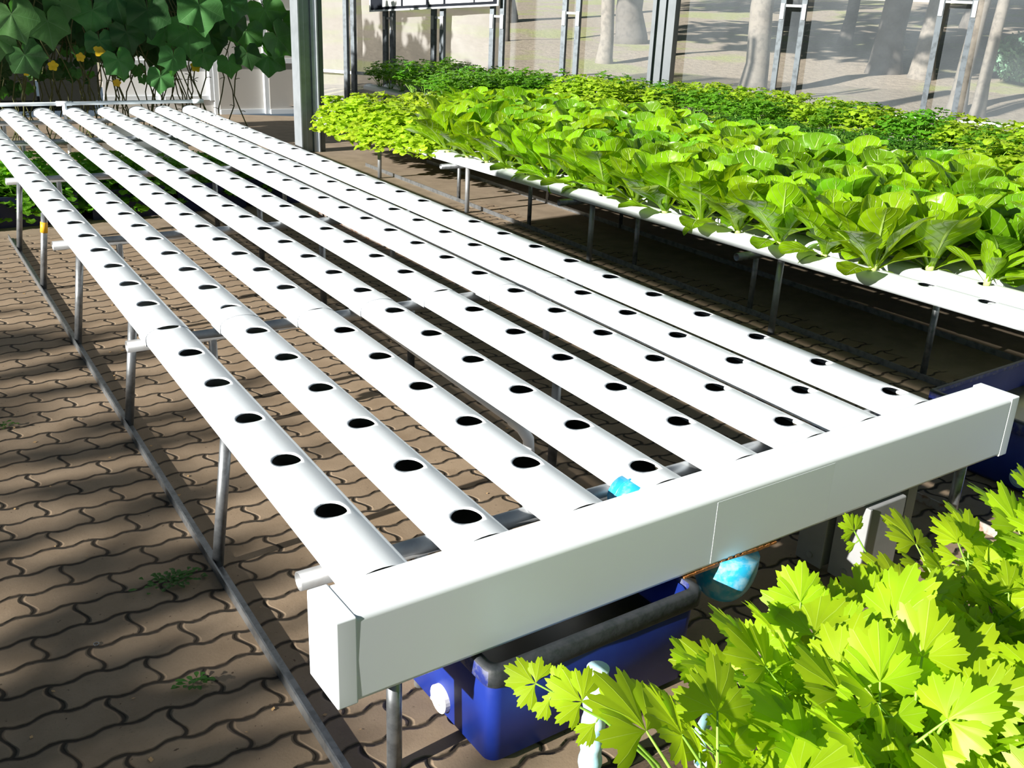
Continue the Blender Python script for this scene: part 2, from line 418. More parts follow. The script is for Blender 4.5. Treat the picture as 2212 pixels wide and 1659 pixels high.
# the free-standing aluminium column by the end of the planted bench
col = struct(empty('column', (2.955,7.92,0)))
mb = MB()
for x0, x1, y0, y1 in ((-.10,-.082,-.10,.10),(-.082,-.03,-.075,.08),(-.03,.04,-.05,.05),(.04,.085,-.075,.08),(.085,.103,-.10,.10)):
    mb.box(x0, x1, y0, y1, 0, 3.1)
mb.box(-.032, -.022, -.06, -.05, 0, 3.1)
mb.build('profile', M['alu_dark'], col, bevel=.004)
mb = MB(); mb.box(.13,.17,-.05,.05,0,3.1); mb.build('side_profile', M['alu'], col)

# sign board hung on the studs: black border round white cells
TS0, TS1, ZS0, ZS1, SH = .838, 2.525, 1.325, 1.462, .62
sign = tag(empty('sign_board', wp(TS0, ZS0, -.11)), 'black bordered board of white cells hung on the wall studs', 'sign board')
ux = (wp(TS1, ZS1, -.11) - wp(TS0, ZS0, -.11)); SL = ux.length; ux.normalize(); uz = Vector((0,0,1)); un = -WN
def sbox(mb, a0, a1, z0, z1, d0, d1):
    P = [ux*a + uz*z + un*d for z in (z0,z1) for (a,d) in ((a0,d0),(a1,d0),(a1,d1),(a0,d1))]
    mb.add(P, [(0,3,2,1),(4,5,6,7),(0,1,5,4),(1,2,6,5),(2,3,7,6),(3,0,4,7)])
mb = MB(); sbox(mb, 0, SL, 0, SH, 0, .012); mb.build('backing', M['black'], sign)
mb = MB()
sbox(mb, -.006, SL+.01, -.016, .004, -.004, .018); sbox(mb, -.006, SL+.01, SH-.004, SH+.016, -.004, .018)
sbox(mb, SL-.006, SL+.014, -.016, SH+.016, -.004, .018); sbox(mb, -.014, .004, -.016, SH+.016, -.004, .018)
mb.build('edge_trim', M['frame_white'], sign)
for f0, f1 in ((.10,.25),(.268,.45),(.473,.586),(.604,.817),(.83,.965)):
    for z0, z1 in ((.035,.20),(.22,.38),(.40,.56)):
        mb = MB(); sbox(mb, f0*SL, f1*SL, z0, z1, .0125, .0145); mb.build('cell', M['signwhite'], sign)

# ------------------------------------------------------------------ the empty bench
T0 = .468
XS = [0, .256, .526, .781, 1.056, 1.333, 1.565, 1.818]
YS = [0, -.165, .008, -.147, .034, -.106, .049, -.088]
PITCH = .29
W, HC, HSIDE = .075, .062, .022
def prof(a):  # a in degrees from the crown
    a = math.radians(a); return W*math.sin(a), HSIDE + (HC-HSIDE)*(max(0, math.cos(a))**.85)
def ztop(x): return prof(math.degrees(math.asin(max(-1, min(1, x/W)))))[1]
AP = 47; XP = W*math.sin(math.radians(AP)); YP = .052; HR = .036
def channel_bm(y0, y1, holes, full=True):
    """tube with a flat foot and a rounded crown, with real round planting holes; z = 0 at its foot"""
    mb = MB(); bt = [(-XP + 2*XP*i/6) for i in range(7)]
    cur = y0
    def strip(a, b):
        if b - a < 1e-4: return
        mb.add([(x, y, ztop(x)) for y in (a, b) for x in bt], [(i, i+1, 8+i, 7+i) for i in range(6)])
    for c in holes:
        strip(cur, c-YP); cur = c+YP
        outer = [(bt[i], -YP) for i in range(6)] + [(XP, -YP + 2*YP*i/6) for i in range(6)] + [(bt[6-i], YP) for i in range(6)] + [(-XP, YP - 2*YP*i/6) for i in range(6)]
        rings = []
        for k in range(4):
            f = k/3; ring = []
            for (ox, oy) in outer:
                an = math.atan2(oy/YP, ox/XP); cx, cy = HR*math.cos(an), HR*math.sin(an)
                x, y = ox*(1-f)+cx*f, oy*(1-f)+cy*f
                ring.append((x, c+y, ztop(x)))
            rings += ring
        inner = [(x*.985, c+(y-c)*.985, z-.0035) for (x, y, z) in rings[-24:]]
        rings += inner
        mb.add(rings, [(k*24+i, k*24+(i+1) % 24, (k+1)*24+(i+1) % 24, (k+1)*24+i) for k in range(4) for i in range(24)])
    strip(cur, y1)
    side = [prof(AP + (90-AP)*i/6) for i in range(7)] + [(W, .004), (W-.004, 0)]
    for s in (1, -1):
        P = [(s*x, z) for x, z in side]
        n = len(P)
        mb.add([(x, y, z) for y in (y0, y1) for (x, z) in P], [((i, n+i, n+i+1, i+1) if s > 0 else (i, i+1, n+i+1, n+i)) for i in range(n-1)])
    mb.add([(x, y, 0) for y in (y0, y1) for x in (-W+.004, W-.004)], [(0, 2, 3, 1)])
    mb.add([(x, y, z) for y in (y0+.01, y1-.01) for x, z in ((-W+.003,.024),(-W+.003,.008),(W-.003,.008),(W-.003,.024))], [(0,1,5,4),(1,2,6,5),(2,3,7,6)], m=1)   # inner faces: shade inside the holes put into colour by lining
    return mb
def end_cap_bm(y, s):
    P = [prof(-90 + 180*i/14) for i in range(15)] + [(W, .0), (-W, .0)]
    k = 1.03; mb = MB(); n = len(P)
    vs = [(x*k, y, z*k) for x, z in P] + [(x*k, y+s*.012, z*k) for x, z in P]
    mb.add(vs, [tuple(range(n)), tuple(range(2*n-1, n-1, -1))] + [(i, n+i, n+(i+1) % n, (i+1) % n) for i in range(n)])
    return mb
def sleeve_bm(yc, half=.055):
    P = [prof(-90 + 180*i/14) for i in range(15)] + [(W, .0), (-W, .0)]
    mb = MB(); n = len(P); k = 1.035
    vs = [(x*k, yc+s*half, z*k-.001) for s in (-1, 1) for x, z in P]
    mb.add(vs, [(i, n+i, n+(i+1) % n, (i+1) % n) for i in range(n)])
    return mb
ords = ['leftmost', 'second from the left', 'third from the left', 'fourth from the left',
        'fifth from the left', 'sixth from the left', 'seventh from the left', 'rightmost']
YEND = 7.96
for k in range(8):
    hs = []; y = YS[k] - PITCH if k % 2 == 0 else YS[k]
    while y < YEND - .08:
        if y > -.30: hs.append(y)
        y += PITCH
    ycap = -.275 + .047*(XS[k])
    hs = [h for h in hs if h - YP > ycap + .002]
    ch = channel_bm(ycap, YEND, hs).build('growing_channel', [M['pvc'], M['hole_dark']], smooth=True, loc=(XS[k], 0, T0-HC))
    me = ch.data
    for pl in me.polygons: pl.use_smooth = True
    tag(ch, 'empty white channel with holes, ' + ords[k] + ' of eight on the empty bench', 'growing channel', 'channels of the empty bench')
    for yj in (1.50, 6.35):
        sleeve_bm(yj + .02*math.sin(k*2.1)).build('coupling_sleeve', M['pvc'], ch, smooth=True)
    end_cap_bm(YEND, 1).build('end_cap', M['pvc'], ch)

# header that collects the water at the near end (its planes turn 2.7 degrees against the channels)
HA = math.radians(2.7)
hd = tag(empty('drain_header', (-.16,-.418,.278), HA), 'long white square gutter box closing the near ends of the channels', 'drain header')
HL, HD, HH = 2.285, .130, .196
mb = MB(); mb.box(.03, HL-.03, 0, HD, 0, HH); mb.build('gutter_body', M['pvc'], hd, bevel=.013)
for x0, x1 in ((-.002,.042),(HL-.040,HL+.004)):
    mb = MB(); mb.box(x0, x1, -.0009, HD+.0009, -.0009, HH+.0009); mb.build('end_cap', M['pvc'], hd, bevel=.004)
mb = MB(); mb.box(.985, 1.415, -.0005, .0006, .012, HH-.016); mb.build('patch_sheet', M['film'], hd)['label'] = 'clear plastic patch'
mb = MB()
for i in range(26):
    x = .90 + i*.0125; hgt = .002 + .006*abs(math.sin(i*1.7))*math.sin(PI*i/26)
    mb.box(x, x+.0125, -.0015, .006, -.002-hgt*.4, hgt)
mb.build('sealant_smear', M['rustspot'], hd)['label'] = 'rust brown smear along the lower edge'

# steel frame under it
fr = tag(empty('bench_frame', (0,0,0)), 'galvanised pipe frame carrying the empty white channels', 'bench frame')
def part_tube(name, pts, r, mat, parent, n=12, hollow=False):
    return MB().tube(pts, r, n, hollow=hollow).build(name, mat, parent, smooth=True)
def angle_rail(name, p, q, parent, mat=None, s=.030):
    p, q = Vector(p), Vector(q); d = (q-p).normalized(); b = Vector((d.y,-d.x,0))
    mb = MB()
    for a0, a1, z0, z1 in ((-.5,.5,0,.16),(-.5,-.34,.16,1),):
        P = [c + b*(a*s) + Vector((0,0,z*s)) for c in (p, q) for (a, z) in ((a0,z0),(a1,z0),(a1,z1),(a0,z1))]
        mb.add(P, [(0,1,2,3),(7,6,5,4),(0,4,5,1),(1,5,6,2),(2,6,7,3),(3,7,4,0)])
    return mb.build(name, mat or M['galv'], parent)
angle_rail('ground_rail', (-.098,-.75,0), (-.128,5.0,0), fr)
angle_rail('ground_rail', (2.14,-.75,0), (1.93,5.0,0), fr, M['rust'])
ly = [.634, 1.748, 2.767, 3.747, 4.654]
zb = T0 - HC
for y in ly:
    xl = -.098 - .0052*(y+.75)
    part_tube('leg', [(xl+.004, y, .004), (xl+.055, y, zb)] , .0165, M['galv'], fr)
    part_tube('leg', [(1.10, y+.07, .0), (1.10, y+.07, zb)], .0165, M['galv'], fr)
    part_tube('leg', [(2.14-.0365*(y+.75), y, .004), (1.90, y, zb)], .0165, M['galv'], fr)
part_tube('leg', [(-.005,-.335,0), (-.005,-.335,.279)], .0165, M['galv'], fr)
part_tube('leg', [(1.95,-.28,0), (1.95,-.28,.279)], .0165, M['galv'], fr)
YB = [-.115, 1.535, 3.10, 4.86, 6.44, 7.62]
for i, y in enumerate(YB):
    z = zb - .0215
    part_tube('crossbar', [(-.125, y-.005, z), (1.97, y+.06, z)], .0215, M['galv_light'], fr, 14, hollow=True)
    for x in (.17, 1.62):
        part_tube('crossbar_post', [(x, y+.004, 0), (x, y+.004, z-.015)], .015, M['galv_light'], fr)
part_tube('crossbar', [(-.02,-.20,zb-.09), (2.0,-.115,zb-.09)], .019, M['galv_light'], fr, 14, hollow=True)
part_tube('tape_band', [(-.079,3.747,.305), (-.0725,3.747,.36)], .0185, M['yellow'], fr)['label'] = 'yellow tape round a leg'

# supply pipe along the far end with a tee
sp = tag(empty('supply_pipe', (0,YEND-.03,.505)), 'white supply pipe lying across the far ends of the channels', 'pipe')
part_tube('pipe_run', [(-1.2,-.02,0), (1.93,.03,0)], .0165, M['pvc'], sp, 12, hollow=True)
part_tube('end_socket', [(1.84,.03,0), (1.94,.03,0)], .021, M['pvc'], sp, 12, hollow=True)
mb = MB(); mb.tube([(.64,.005,0), (.77,.01,0)], .022, 12, hollow=True); mb.tube([(.705,-.0,0), (.705,-.0,-.10)], .020, 12); mb.build('tee', M['pvc'], sp, smooth=True)
part_tube('drop_pipe', [(.705,0,-.06), (.705,0,-.505)], .0155, M['pvc'], sp)

rp = tag(empty('return_pipe', (.833,.50,0)), 'thin white water pipe with an elbow running under the empty channels', 'pipe')
part_tube('pipe_run', [(.03,2.2,.315), (.0,.02,.30)], .0135, M['pvc'], rp)
part_tube('elbow', [(.0,.06,.301), (.0,.0,.298), (.005,-.03,.275), (.008,-.035,.21)], .0185, M['pvc'], rp, 12)
part_tube('drop_pipe', [(.008,-.035,.22), (.008,-.035,.0)], .0135, M['pvc'], rp)

# ------------------------------------------------------------------ water tanks
def tank_bm(lx, ly_, h, th=.018, taper=.02, r=.028, n=6):
    def ring(x0, x1, y0, y1, z, r):
        out = []
        for cx, cy, a0 in ((x1-r,y1-r,0),(x0+r,y1-r,90),(x0+r,y0+r,180),(x1-r,y0+r,270)):
            for i in range(n+1):
                a = math.radians(a0 + 90*i/n); out.append((cx+r*math.cos(a), cy+r*math.sin(a), z))
        return out
    body, rim, N = MB(), MB(), 4*(n+1)
    tz_ = taper
    rings = [ring(tz_+.02, lx-tz_-.02, tz_+.02, ly_-tz_-.02, 0, r), ring(tz_, lx-tz_, tz_, ly_-tz_, .02, r), ring(.012, lx-.012, .012, ly_-.012, h-.045, r),
             ring(.012+th, lx-.012-th, .012+th, ly_-.012-th, h-.01, r*.8), ring(tz_+th, lx-tz_-th, tz_+th, ly_-tz_-th, .03, r*.8)]
    vs = [p for q in rings for p in q]
    body.add(vs, [(k*N+i, k*N+(i+1) % N, (k+1)*N+(i+1) % N, (k+1)*N+i) for k in (0,1,2,3) for i in range(N)] + [tuple(range(N-1,-1,-1)), tuple(4*N+i for i in range(N))])
    rr = [ring(.004, lx-.004, .004, ly_-.004, h-.048, r), ring(0, lx, 0, ly_, h-.042, r), ring(0, lx, 0, ly_, h-.005, r), ring(.006, lx-.006, .006, ly_-.006, h, r), ring(th+.004, lx-th-.004, th+.004, ly_-th-.004, h, r*.8), ring(th+.01, lx-th-.01, th+.01, ly_-th-.01, h-.05, r*.8)]
    vs = [p for q in rr for p in q]
    rim.add(vs, [(k*N+i, k*N+(i+1) % N, (k+1)*N+(i+1) % N, (k+1)*N+i) for k in range(5) for i in range(N)])
    wt = MB(); wt.add(ring(.04, lx-.04, .04, ly_-.04, h*.62, r*.8), [tuple(range(N))])
    return body, rim, wt
def tank(name, loc, rot, lx, ly_, h, label, plugmat, plug_y):
    t = tag(empty(name, loc, rot), label, 'tank')
    b, r, w = tank_bm(lx, ly_, h)
    b.build('body', M['blue'], t, smooth=True); ro = r.build('rim', [M['blue_worn'], M['grime']], t, smooth=True)
    N = 28
    for pl in ro.data.polygons:   # grime sits on the top edge and inside lip, and on the front band
        c = pl.center
        if pl.normal.z > .5 or (pl.normal.y < -.6 and c.y < .05): pl.material_index = 1
    w.build('water', M['water'], t)
    pg = MB(); pg.tube([(.03,plug_y,.062), (.006,plug_y,.062)], .034, 24); pg.tube([(.006,plug_y,.062), (.002,plug_y,.062)], [.032,.024], 24)
    po = pg.build('drain_plug', plugmat, t, smooth=False)
    kn = MB(); kn.box(-.006, .004, plug_y-.016, plug_y+.016, .057, .067); kn.build('plug_grip', plugmat, po, bevel=.003)
    return t
tank('water_tank', (.150,-.462,0), HA, .61, .43, .275, 'deep blue water tank standing under the near end of the white header', M['plug'], .215)
tank('water_tank', (2.475,-.54,0), math.radians(4), .80, .74, .262, 'bright blue water tank at the right edge of the photo with a pale blue plug', M['plug_blue'], .345)
# pale gutter piece lying across the nearer tank
gp = MB(); gp.box(0, .34, 0, .16, 0, .006); gp.box(0, .34, 0, .006, 0, .05); gp.box(0, .34, .154, .16, 0, .05)
tag(gp.build('gutter_offcut', M['pvc_grey'], loc=(.44,-.36,.276), rot=(0,0,HA)), 'grey gutter offcut lying across the nearer blue tank', 'gutter')

# blue drain elbow under the header, and its cap seen between the channels
el = tag(empty('drain_elbow', (.925,-.335,0)), 'fat round light blue pipe end hanging under the white header', 'pipe end')
pts = [(0,0,.278), (-.002,0,.245)]; rr_ = [.076,.077]
for i in range(1, 10):
    a = PI/2*i/9; pts.append((-.002-.030*math.sin(a), 0, .245-.095*math.sin(a))); rr_.append(max(.004, .077*math.cos(a)**.75))
part_tube('elbow', pts, rr_, M['cyan'], el, 24)
cp = tag(empty('pipe_cap', (.72,-.185,.405)), 'turquoise pipe cap seen through the gap beside the white header', 'pipe cap')
part_tube('cap_body', [(0,-.03,0), (0,.045,0)], .046, M['cyan'], cp, 20)
part_tube('cap_ring', [(0,.012,0), (0,.018,0)], .049, M['cyan'], cp, 20)

# grey control boxes below the header
def control_box(loc, sx, sy, z0, z1, label):
    t = tag(empty('control_box', loc, HA), label, 'control box')
    mb = MB(); mb.box(0, sx, 0, sy, z0, z1); mb.build('housing', M['pvc_grey'], t, bevel=.006)
    mb = MB(); mb.box(-.008, .004, -.004, sy+.004, z0-.001, z1); mb.build('lid', M['pvc_grey'], t, bevel=.003)
    mb = MB(); mb.tube([(-.009, sy*.45, z0+.03), (-.013, sy*.45, z0+.03)], .010, 14); mb.build('screw', M['galv_light'], t)
    for q in (0,):
        part_tube('support_post', [(sx*.5, sy+.013, 0), (sx*.5, sy+.013, z1)], .010, M['galv'], t)
    return t
control_box((1.445,-.350,0), .165, .095, .02, .272, 'larger grey plastic box with a screw under the white header')
control_box((1.432,-.228,0), .055, .085, .02, .272, 'narrow grey box just behind the larger grey box under the header')
mb = MB(); mb.box(0,.045,0,.03,.11,.275); cd = mb.build('cable_duct', M['pvc_grey'], loc=(1.66,-.31,0), rot=(0,0,HA)); tag(cd, 'slim grey cable duct hanging at the right of the grey boxes', 'duct')

# ------------------------------------------------------------------ leaves
def blade(mb, base, d0, nrm, L, wmax, curl=.8, cup=.25, ruffle=0, rn=3, nu=6, nv=9, shape='romaine', m=0, seed=0, petiole=.18):
    """one leaf blade grown from base: d0 start direction, nrm the side it curls away from"""
    r = random.Random(seed); d = Vector(d0).normalized(); n = Vector(nrm); n = (n - d*n.dot(d)).normalized(); s = d.cross(n)
    p = Vector(base); ang = 0; vs, uvs = [], []
    ph = [r.random()*6.28 for _ in range(4)]
    for j in range(nv+1):
        v = j/nv
        if shape == 'romaine':
            g = min(1, max(0, (v-.16)/.46)); g = g*g*(3-2*g)
            w = .11 + .89*g
            if v > .62: w *= math.sqrt(max(.012, 1-((v-.62)/.382)**2.3))
        elif shape == 'round':
            g = min(1, max(0, (v-.05)/.45)); g = g*g*(3-2*g); w = .12 + .88*g
            if v > .6: w *= math.sqrt(max(.02, 1-((v-.6)/.41)**2))
        else:
            w = max(.06, math.sin(PI*min(1, v*.97+.02))**.8)
        w *= wmax
        a = curl*(v**1.4) + .0
        dd = (d*math.cos(a) - n*math.sin(a)); nn = (n*math.cos(a) + d*math.sin(a))
        if j: p = p + dd*(L/nv)
        for i in range(nu+1):
            u = -1 + 2*i/nu
            off = cup*w*u*u
            if ruffle: off += ruffle*w*abs(u)**1.5*math.sin(v*rn*6.28 + ph[0] + (2.1 if u > 0 else 0)) + ruffle*.5*w*math.sin(v*9+u*3+ph[1])
            vs.append(p + s*(w*u*(1-.12*abs(u)*cup)) + nn*off); uvs.append((i/nu, v))
    k = nu+1
    mb.add(vs, [(j*k+i, j*k+i+1, (j+1)*k+i+1, (j+1)*k+i) for j in range(nv) for i in range(nu)], uvs, m)

def romaine_proto(seed, small=False, dark=False):
    r = random.Random(seed)
    root = empty('romaine_lettuce')
    leaves, st = MB(), MB()
    n = 8 if small else 13; ga = 2.39996
    for i in range(n):
        f = i/(n-1)                          # 0 inner .. 1 outer
        az = i*ga + r.uniform(-.25,.25)
        out = Vector((math.cos(az), math.sin(az), 0))
        tilt = .05 + .80*f**1.5 + r.uniform(-.08,.08)
        L = (.150 + .085*min(1, f*1.6))*(1 if not small else .72)*r.uniform(.9,1.1)
        d = Vector((0,0,1))*math.cos(tilt) + out*math.sin(tilt)
        wm = L*(.30 if not small else .19)*r.uniform(.92,1.1)
        blade(leaves, out*.006 + Vector((0,0,.004)), d, -out, L, wm, curl=.10+.55*f+r.uniform(-.12,.2), cup=.30-.14*f, ruffle=.05, rn=2, nu=10, nv=16, seed=seed*50+i, m=0)
    if not small:
        for i in range(3):
            az = r.uniform(0,6.28) if i else 2.8; out = Vector((math.cos(az), math.sin(az), 0))
            d = Vector((0,0,1))*.50 + out*.90
            blade(leaves, out*.010, d, -out*.4 + Vector((0,0,1)), .165*r.uniform(.9,1.15), .046*r.uniform(.9,1.15), curl=.75+r.uniform(-.1,.2), cup=.20, ruffle=.05, nu=10, nv=16, seed=seed*50+40+i)
    # a thin seed leaf that hangs at the hole
    az = r.uniform(0,6.28); out = Vector((math.cos(az), math.sin(az), 0))
    blade(leaves, out*.012, out*.8+Vector((0,0,.1)), Vector((0,0,1)), .075, .014, curl=1.3, cup=.1, nu=4, nv=8, seed=seed)
    leaves.build('leaves', M['romaine_dark'] if dark else M['romaine'], root, smooth=True)
    st.tube([(0,0,-.03),(0,0,.012),(0,0,.03)], [.008,.012,.006], 8)
    st.build('stem', M['stem_pale'], root, smooth=True)
    return root
def herb_proto(seed, mat, name, hgt, rad, n, ls, droop=.2, low=.45, drop=0):
    """bushy plant of many small leaflets on thin stalks"""
    r = random.Random(seed); root = MB(); mb = root
    for i in range(n):
        az = r.uniform(0,6.283); q = math.sqrt(r.random())*rad; z = hgt*(low+(1-low)*r.random())*(1-.45*(q/rad)**2) - drop*(q/rad)**3
        c = Vector((q*math.cos(az), q*math.sin(az), z)); out = Vector((math.cos(az), math.sin(az), 0))
        if i % 4 == 0: mb.tube([(out.x*.008, out.y*.008, 0), tuple(c*.6 + Vector((0,0,z*.2))), tuple(c)], .0016, 4, cap=False, m=1)
        for k in range(3):
            a2 = az + (k-1)*1.9 + r.uniform(-.4,.4); o2 = Vector((math.cos(a2), math.sin(a2), r.uniform(-.1,.5)))
            blade(mb, c, o2, Vector((0,0,1))+out*.3*r.random(), ls*r.uniform(.7,1.25), ls*.52, curl=.5+droop*r.random(), cup=.15, ruffle=.18, rn=2, nu=4, nv=5, shape='round', seed=seed*77+i*3+k)
    return mb.build(name, [mat, M['stem']], smooth=True)

# ------------------------------------------------------------------ the planted bench (lettuces)
S2 = -.0145
def zt2(y): return .478 + S2*(y-.2)
X2 = [3.02 + .262*k for k in range(8)]
f2 = tag(empty('bench_frame', (2.9,0,0)), 'galvanised pipe frame under the channels of romaine lettuce', 'bench frame')
for y in (-.08,1.50,3.09,4.68,6.26):
    if y > 0: part_tube('leg', [(.09,y,0),(.09,y,zt2(y)-HC)], .0175, M['galv_light'], f2)
    part_tube('leg', [(1.85,y,0),(1.85,y,zt2(y)-HC)], .0175, M['galv_light'], f2)
    z = zt2(y)-HC-.0215
    part_tube('crossbar', [(-.05,y+.17,z),(2.1,y+.17,z)], .0205, M['galv'], f2, 14, hollow=True)
for y in (.71,1.82,2.83,4.05,5.10):
    part_tube('leg', [(.25,y,0),(.25,y,zt2(y)-HC)], .015, M['galv'], f2)
for y in (3.80,4.77):
    part_tube('leg', [(.89,y,0),(.89,y,zt2(y)-HC)], .014, M['galv'], f2)
angle_rail('ground_rail', (.25,.36,0), (.25,6.9,0), f2); angle_rail('ground_rail', (.90,.36,0), (.90,6.9,0), f2)
ord2 = ['edge channel nearest the empty bench', 'second channel in from the edge', 'third channel in', 'fourth channel in', 'fifth channel in', 'sixth channel in', 'seventh channel in', 'far edge channel']
YS2 = [.110, .00, .12, -.02, .10, .0, .12, .0]
Y2A, Y2B = -1.3, 7.62
for k in range(8):
    hs = [YS2[k] + PITCH*i for i in range(-4, 30) if Y2A+.1 < YS2[k] + PITCH*i < Y2B-.1]
    ch = channel_bm(Y2A, Y2B, hs).build('growing_channel', [M['pvc'], M['hole_dark']], smooth=True, loc=(X2[k], 0, zt2(0)-HC), rot=(math.atan(S2),0,0))
    tag(ch, 'white growing channel of the lettuce bench, ' + ord2[k], 'growing channel', 'channels of the lettuce bench')
    end_cap_bm(Y2B, 1).build('end_cap', M['pvc'], ch)

protos = [romaine_proto(11), romaine_proto(12), romaine_proto(13, dark=True), romaine_proto(14), romaine_proto(15, dark=True)]
smallp = romaine_proto(21, small=True)
curls = [herb_proto(s, M['curly'], 'curly_lettuce', .23, .18, 95, .066, .7, .15, .12) for s in (31,32,33,34)]
used = set()
def place(p, loc, rot, sc):
    if p.name in used: return dup(p, loc, rot, sc)
    used.add(p.name); p.location = loc; p.rotation_euler = rot; p.scale = (sc,)*3
    return p
words_ = ['first','second','third','fourth','fifth','sixth','seventh','eighth','ninth','tenth','eleventh','twelfth','thirteenth','fourteenth','fifteenth','sixteenth','seventeenth']
pr = random.Random(5); e_i = 0; s_i = 0; c_i = 0
start = [.85, .52, .30, .05, -.2, -.2, -.2, -.2]
for k in range(8):
    for i in range(-3, 30):
        y = YS2[k] + PITCH*i
        if y < start[k] or y > Y2B-.1: continue
        z = zt2(y) - .006; loc = (X2[k] + pr.uniform(-.008,.008), y, z); rz = pr.uniform(0, 6.28)
        lim = 5.05 + 1.7*(X2[k]-2.95)
        if y < lim:
            small = (k == 1 and y < .80)
            p = smallp if small else (protos[(0,3,1,0,3)[e_i % 5]] if k == 0 else pr.choice(protos))
            sc = pr.uniform(1.42,1.78) if not small else 1.4
            o = place(p, loc, (pr.uniform(-.08,.08), pr.uniform(-.12,.06), rz), sc)
            if small: tag(o, 'small young romaine lettuce at the near end of the second channel', 'lettuce')
            elif k == 0:
                tag(o, 'romaine lettuce, %s from the near end in the edge channel beside the empty bench' % words_[e_i], 'lettuce', 'romaine in the edge channel'); e_i += 1
            elif k == 1 and s_i < 8:
                tag(o, 'romaine lettuce, %s big one from the near end in the second channel' % words_[s_i], 'lettuce', 'romaine in the second channel'); s_i += 1
            else:
                tag(o, 'romaine lettuce crowded among its neighbours on the inner channels of the bench', 'lettuce', 'crowded romaine lettuces')
        else:
            o = place(pr.choice(curls), loc, (0, 0, rz), pr.uniform(.95,1.2))
            if k == 0:
                tag(o, 'frilly lime lettuce, %s from the romaine in the edge channel' % words_[c_i], 'lettuce', 'frilly lettuces in the edge channel'); c_i += 1
            else:
                tag(o, 'frilly lime lettuce crowded at the far end of the lettuce bench', 'lettuce', 'crowded frilly lettuces')

# ------------------------------------------------------------------ herb bench along the sheeted wall, and the coriander block
T3 = .52
limes = [herb_proto(s, M['lime'], 'loose_leaf_lettuce', .12, .13, 60, .042, .5, .2) for s in (41,42,43)]
herbs = [herb_proto(s, M['herb'], 'coriander', .23, .14, 74, .034) for s in (51,52,53)]
mints = [herb_proto(s, M['mint'], 'small_leaf_herb', .11, .15, 120, .019) for s in (61,62)]
leafy = [herb_proto(s, M['lime'], 'leafy_green', .22, .14, 62, .041) for s in (71,72,73)]
f3 = tag(empty('bench_frame', (5.2,0,0)), 'pipe frame under the herb channels along the clear sheeted wall', 'bench frame')
def wall_y(x): return A.y + (x-A.x)*(WT.y/WT.x)
for y in (.5,2.1,3.7,5.3):
    part_tube('leg', [(0,y,0),(0,y,T3-HC)], .0165, M['galv'], f3); part_tube('leg', [(1.35,y,0),(1.35,y,T3-HC)], .0165, M['galv'], f3)
    part_tube('crossbar', [(-.1,y,T3-HC-.02),(1.6,y,T3-HC-.02)], .02, M['galv'], f3)
n3 = 0
inn = ['nearest the romaine', 'second from the romaine', 'third from the romaine', 'fourth from the romaine', 'fifth from the romaine', 'sixth from the romaine', 'nearest the clear wall']
for k in range(7):
    x = 5.15 + .27*k; yb = min(7.3, wall_y(x + W) - .32)
    hs = [.0 + PITCH*i for i in range(-2, 30) if -.4 < PITCH*i < yb-.1]
    ch = channel_bm(-.6, yb, hs).build('growing_channel', [M['pvc'], M['hole_dark']], smooth=True, loc=(x, 0, T3-HC))
    tag(ch, 'white herb channel, ' + inn[k], 'growing channel', 'channels of the herb bench')
    end_cap_bm(yb, 1).build('end_cap', M['pvc'], ch)
    for y in hs:
        q = pr.random()
        if k in (1, 2) and 4.75 < y < 6.1 - .2*k: continue           # the empty holes that show white
        if k == 0: p, g = pr.choice(limes), 'l'
        elif k in (1, 2): p, g = (pr.choice(mints), 'm') if 2.2 < y < 4.9 else (pr.choice(leafy), 'g')
        elif k in (3,): p, g = (pr.choice(herbs), 'h') if y < 2.6 or y > 4.4 else (pr.choice(mints), 'm')
        elif k == 6 or k == 5: p, g = (pr.choice(leafy), 'g') if q < .75 else (pr.choice(herbs), 'h')
        else: p, g = (pr.choice(herbs), 'h') if q < .6 else (pr.choice(leafy), 'g')
        o = place(p, (x, y, T3-.006), (0,0,pr.uniform(0,6.28)), pr.uniform(1.25,1.6))
        lb = {'l': ('low frilly lime lettuce in the herb channel behind the romaine', 'lettuce', 'low lime lettuces behind the romaine'),
              'm': ('low dark small-leaved herb in the shaded strip behind the romaine', 'herb', 'dark low herbs'),
              'h': ('bushy mid green coriander on the herb bench by the clear wall', 'herb', 'coriander on the herb bench'),
              'g': ('tall lime leafy green on the herb bench by the clear wall', 'leafy green', 'leafy greens on the herb bench')}[g]
        tag(o, *lb)
# coriander block past the end of the lettuce bench
f4 = tag(empty('bench_frame', (4.2,7.5,0)), 'pipe frame under the coriander block beyond the far end of the lettuce bench', 'bench frame')
for x, y in ((0.1,0),(1.2,0),(.1,1.1)):
    part_tube('leg', [(x,y,0),(x,y,T3-HC)], .0165, M['galv'], f4)
for y in (0.0, 1.1): part_tube('crossbar', [(0,y,T3-HC-.02),(1.3-.8*y/1.1,y,T3-HC-.02)], .02, M['galv'], f4)
for k in range(6):
    x = 4.30 + .26*k; yb = wall_y(x+W) - .20
    if yb < 7.9: continue
    hs = [7.35 + PITCH*i for i in range(0, 10) if 7.35 + PITCH*i < min(yb-.1, 9.3)]
    ch = channel_bm(7.24, min(yb, 9.4), hs).build('growing_channel', [M['pvc'], M['hole_dark']], smooth=True, loc=(x, 0, T3-HC))
    tag(ch, 'short white channel of the coriander block, ' + ['nearest the aluminium column','second from the column','third from the column','fourth from the column','fifth from the column','farthest from the column'][k], 'growing channel', 'channels of the coriander block')
    for y in hs:
        o = place(pr.choice(herbs), (x, y, T3-.006), (0,0,pr.uniform(0,6.28)), pr.uniform(1.25,1.55))
        tag(o, 'bushy dark coriander in the block beyond the lettuce bench', 'herb', 'coriander beyond the lettuce bench')

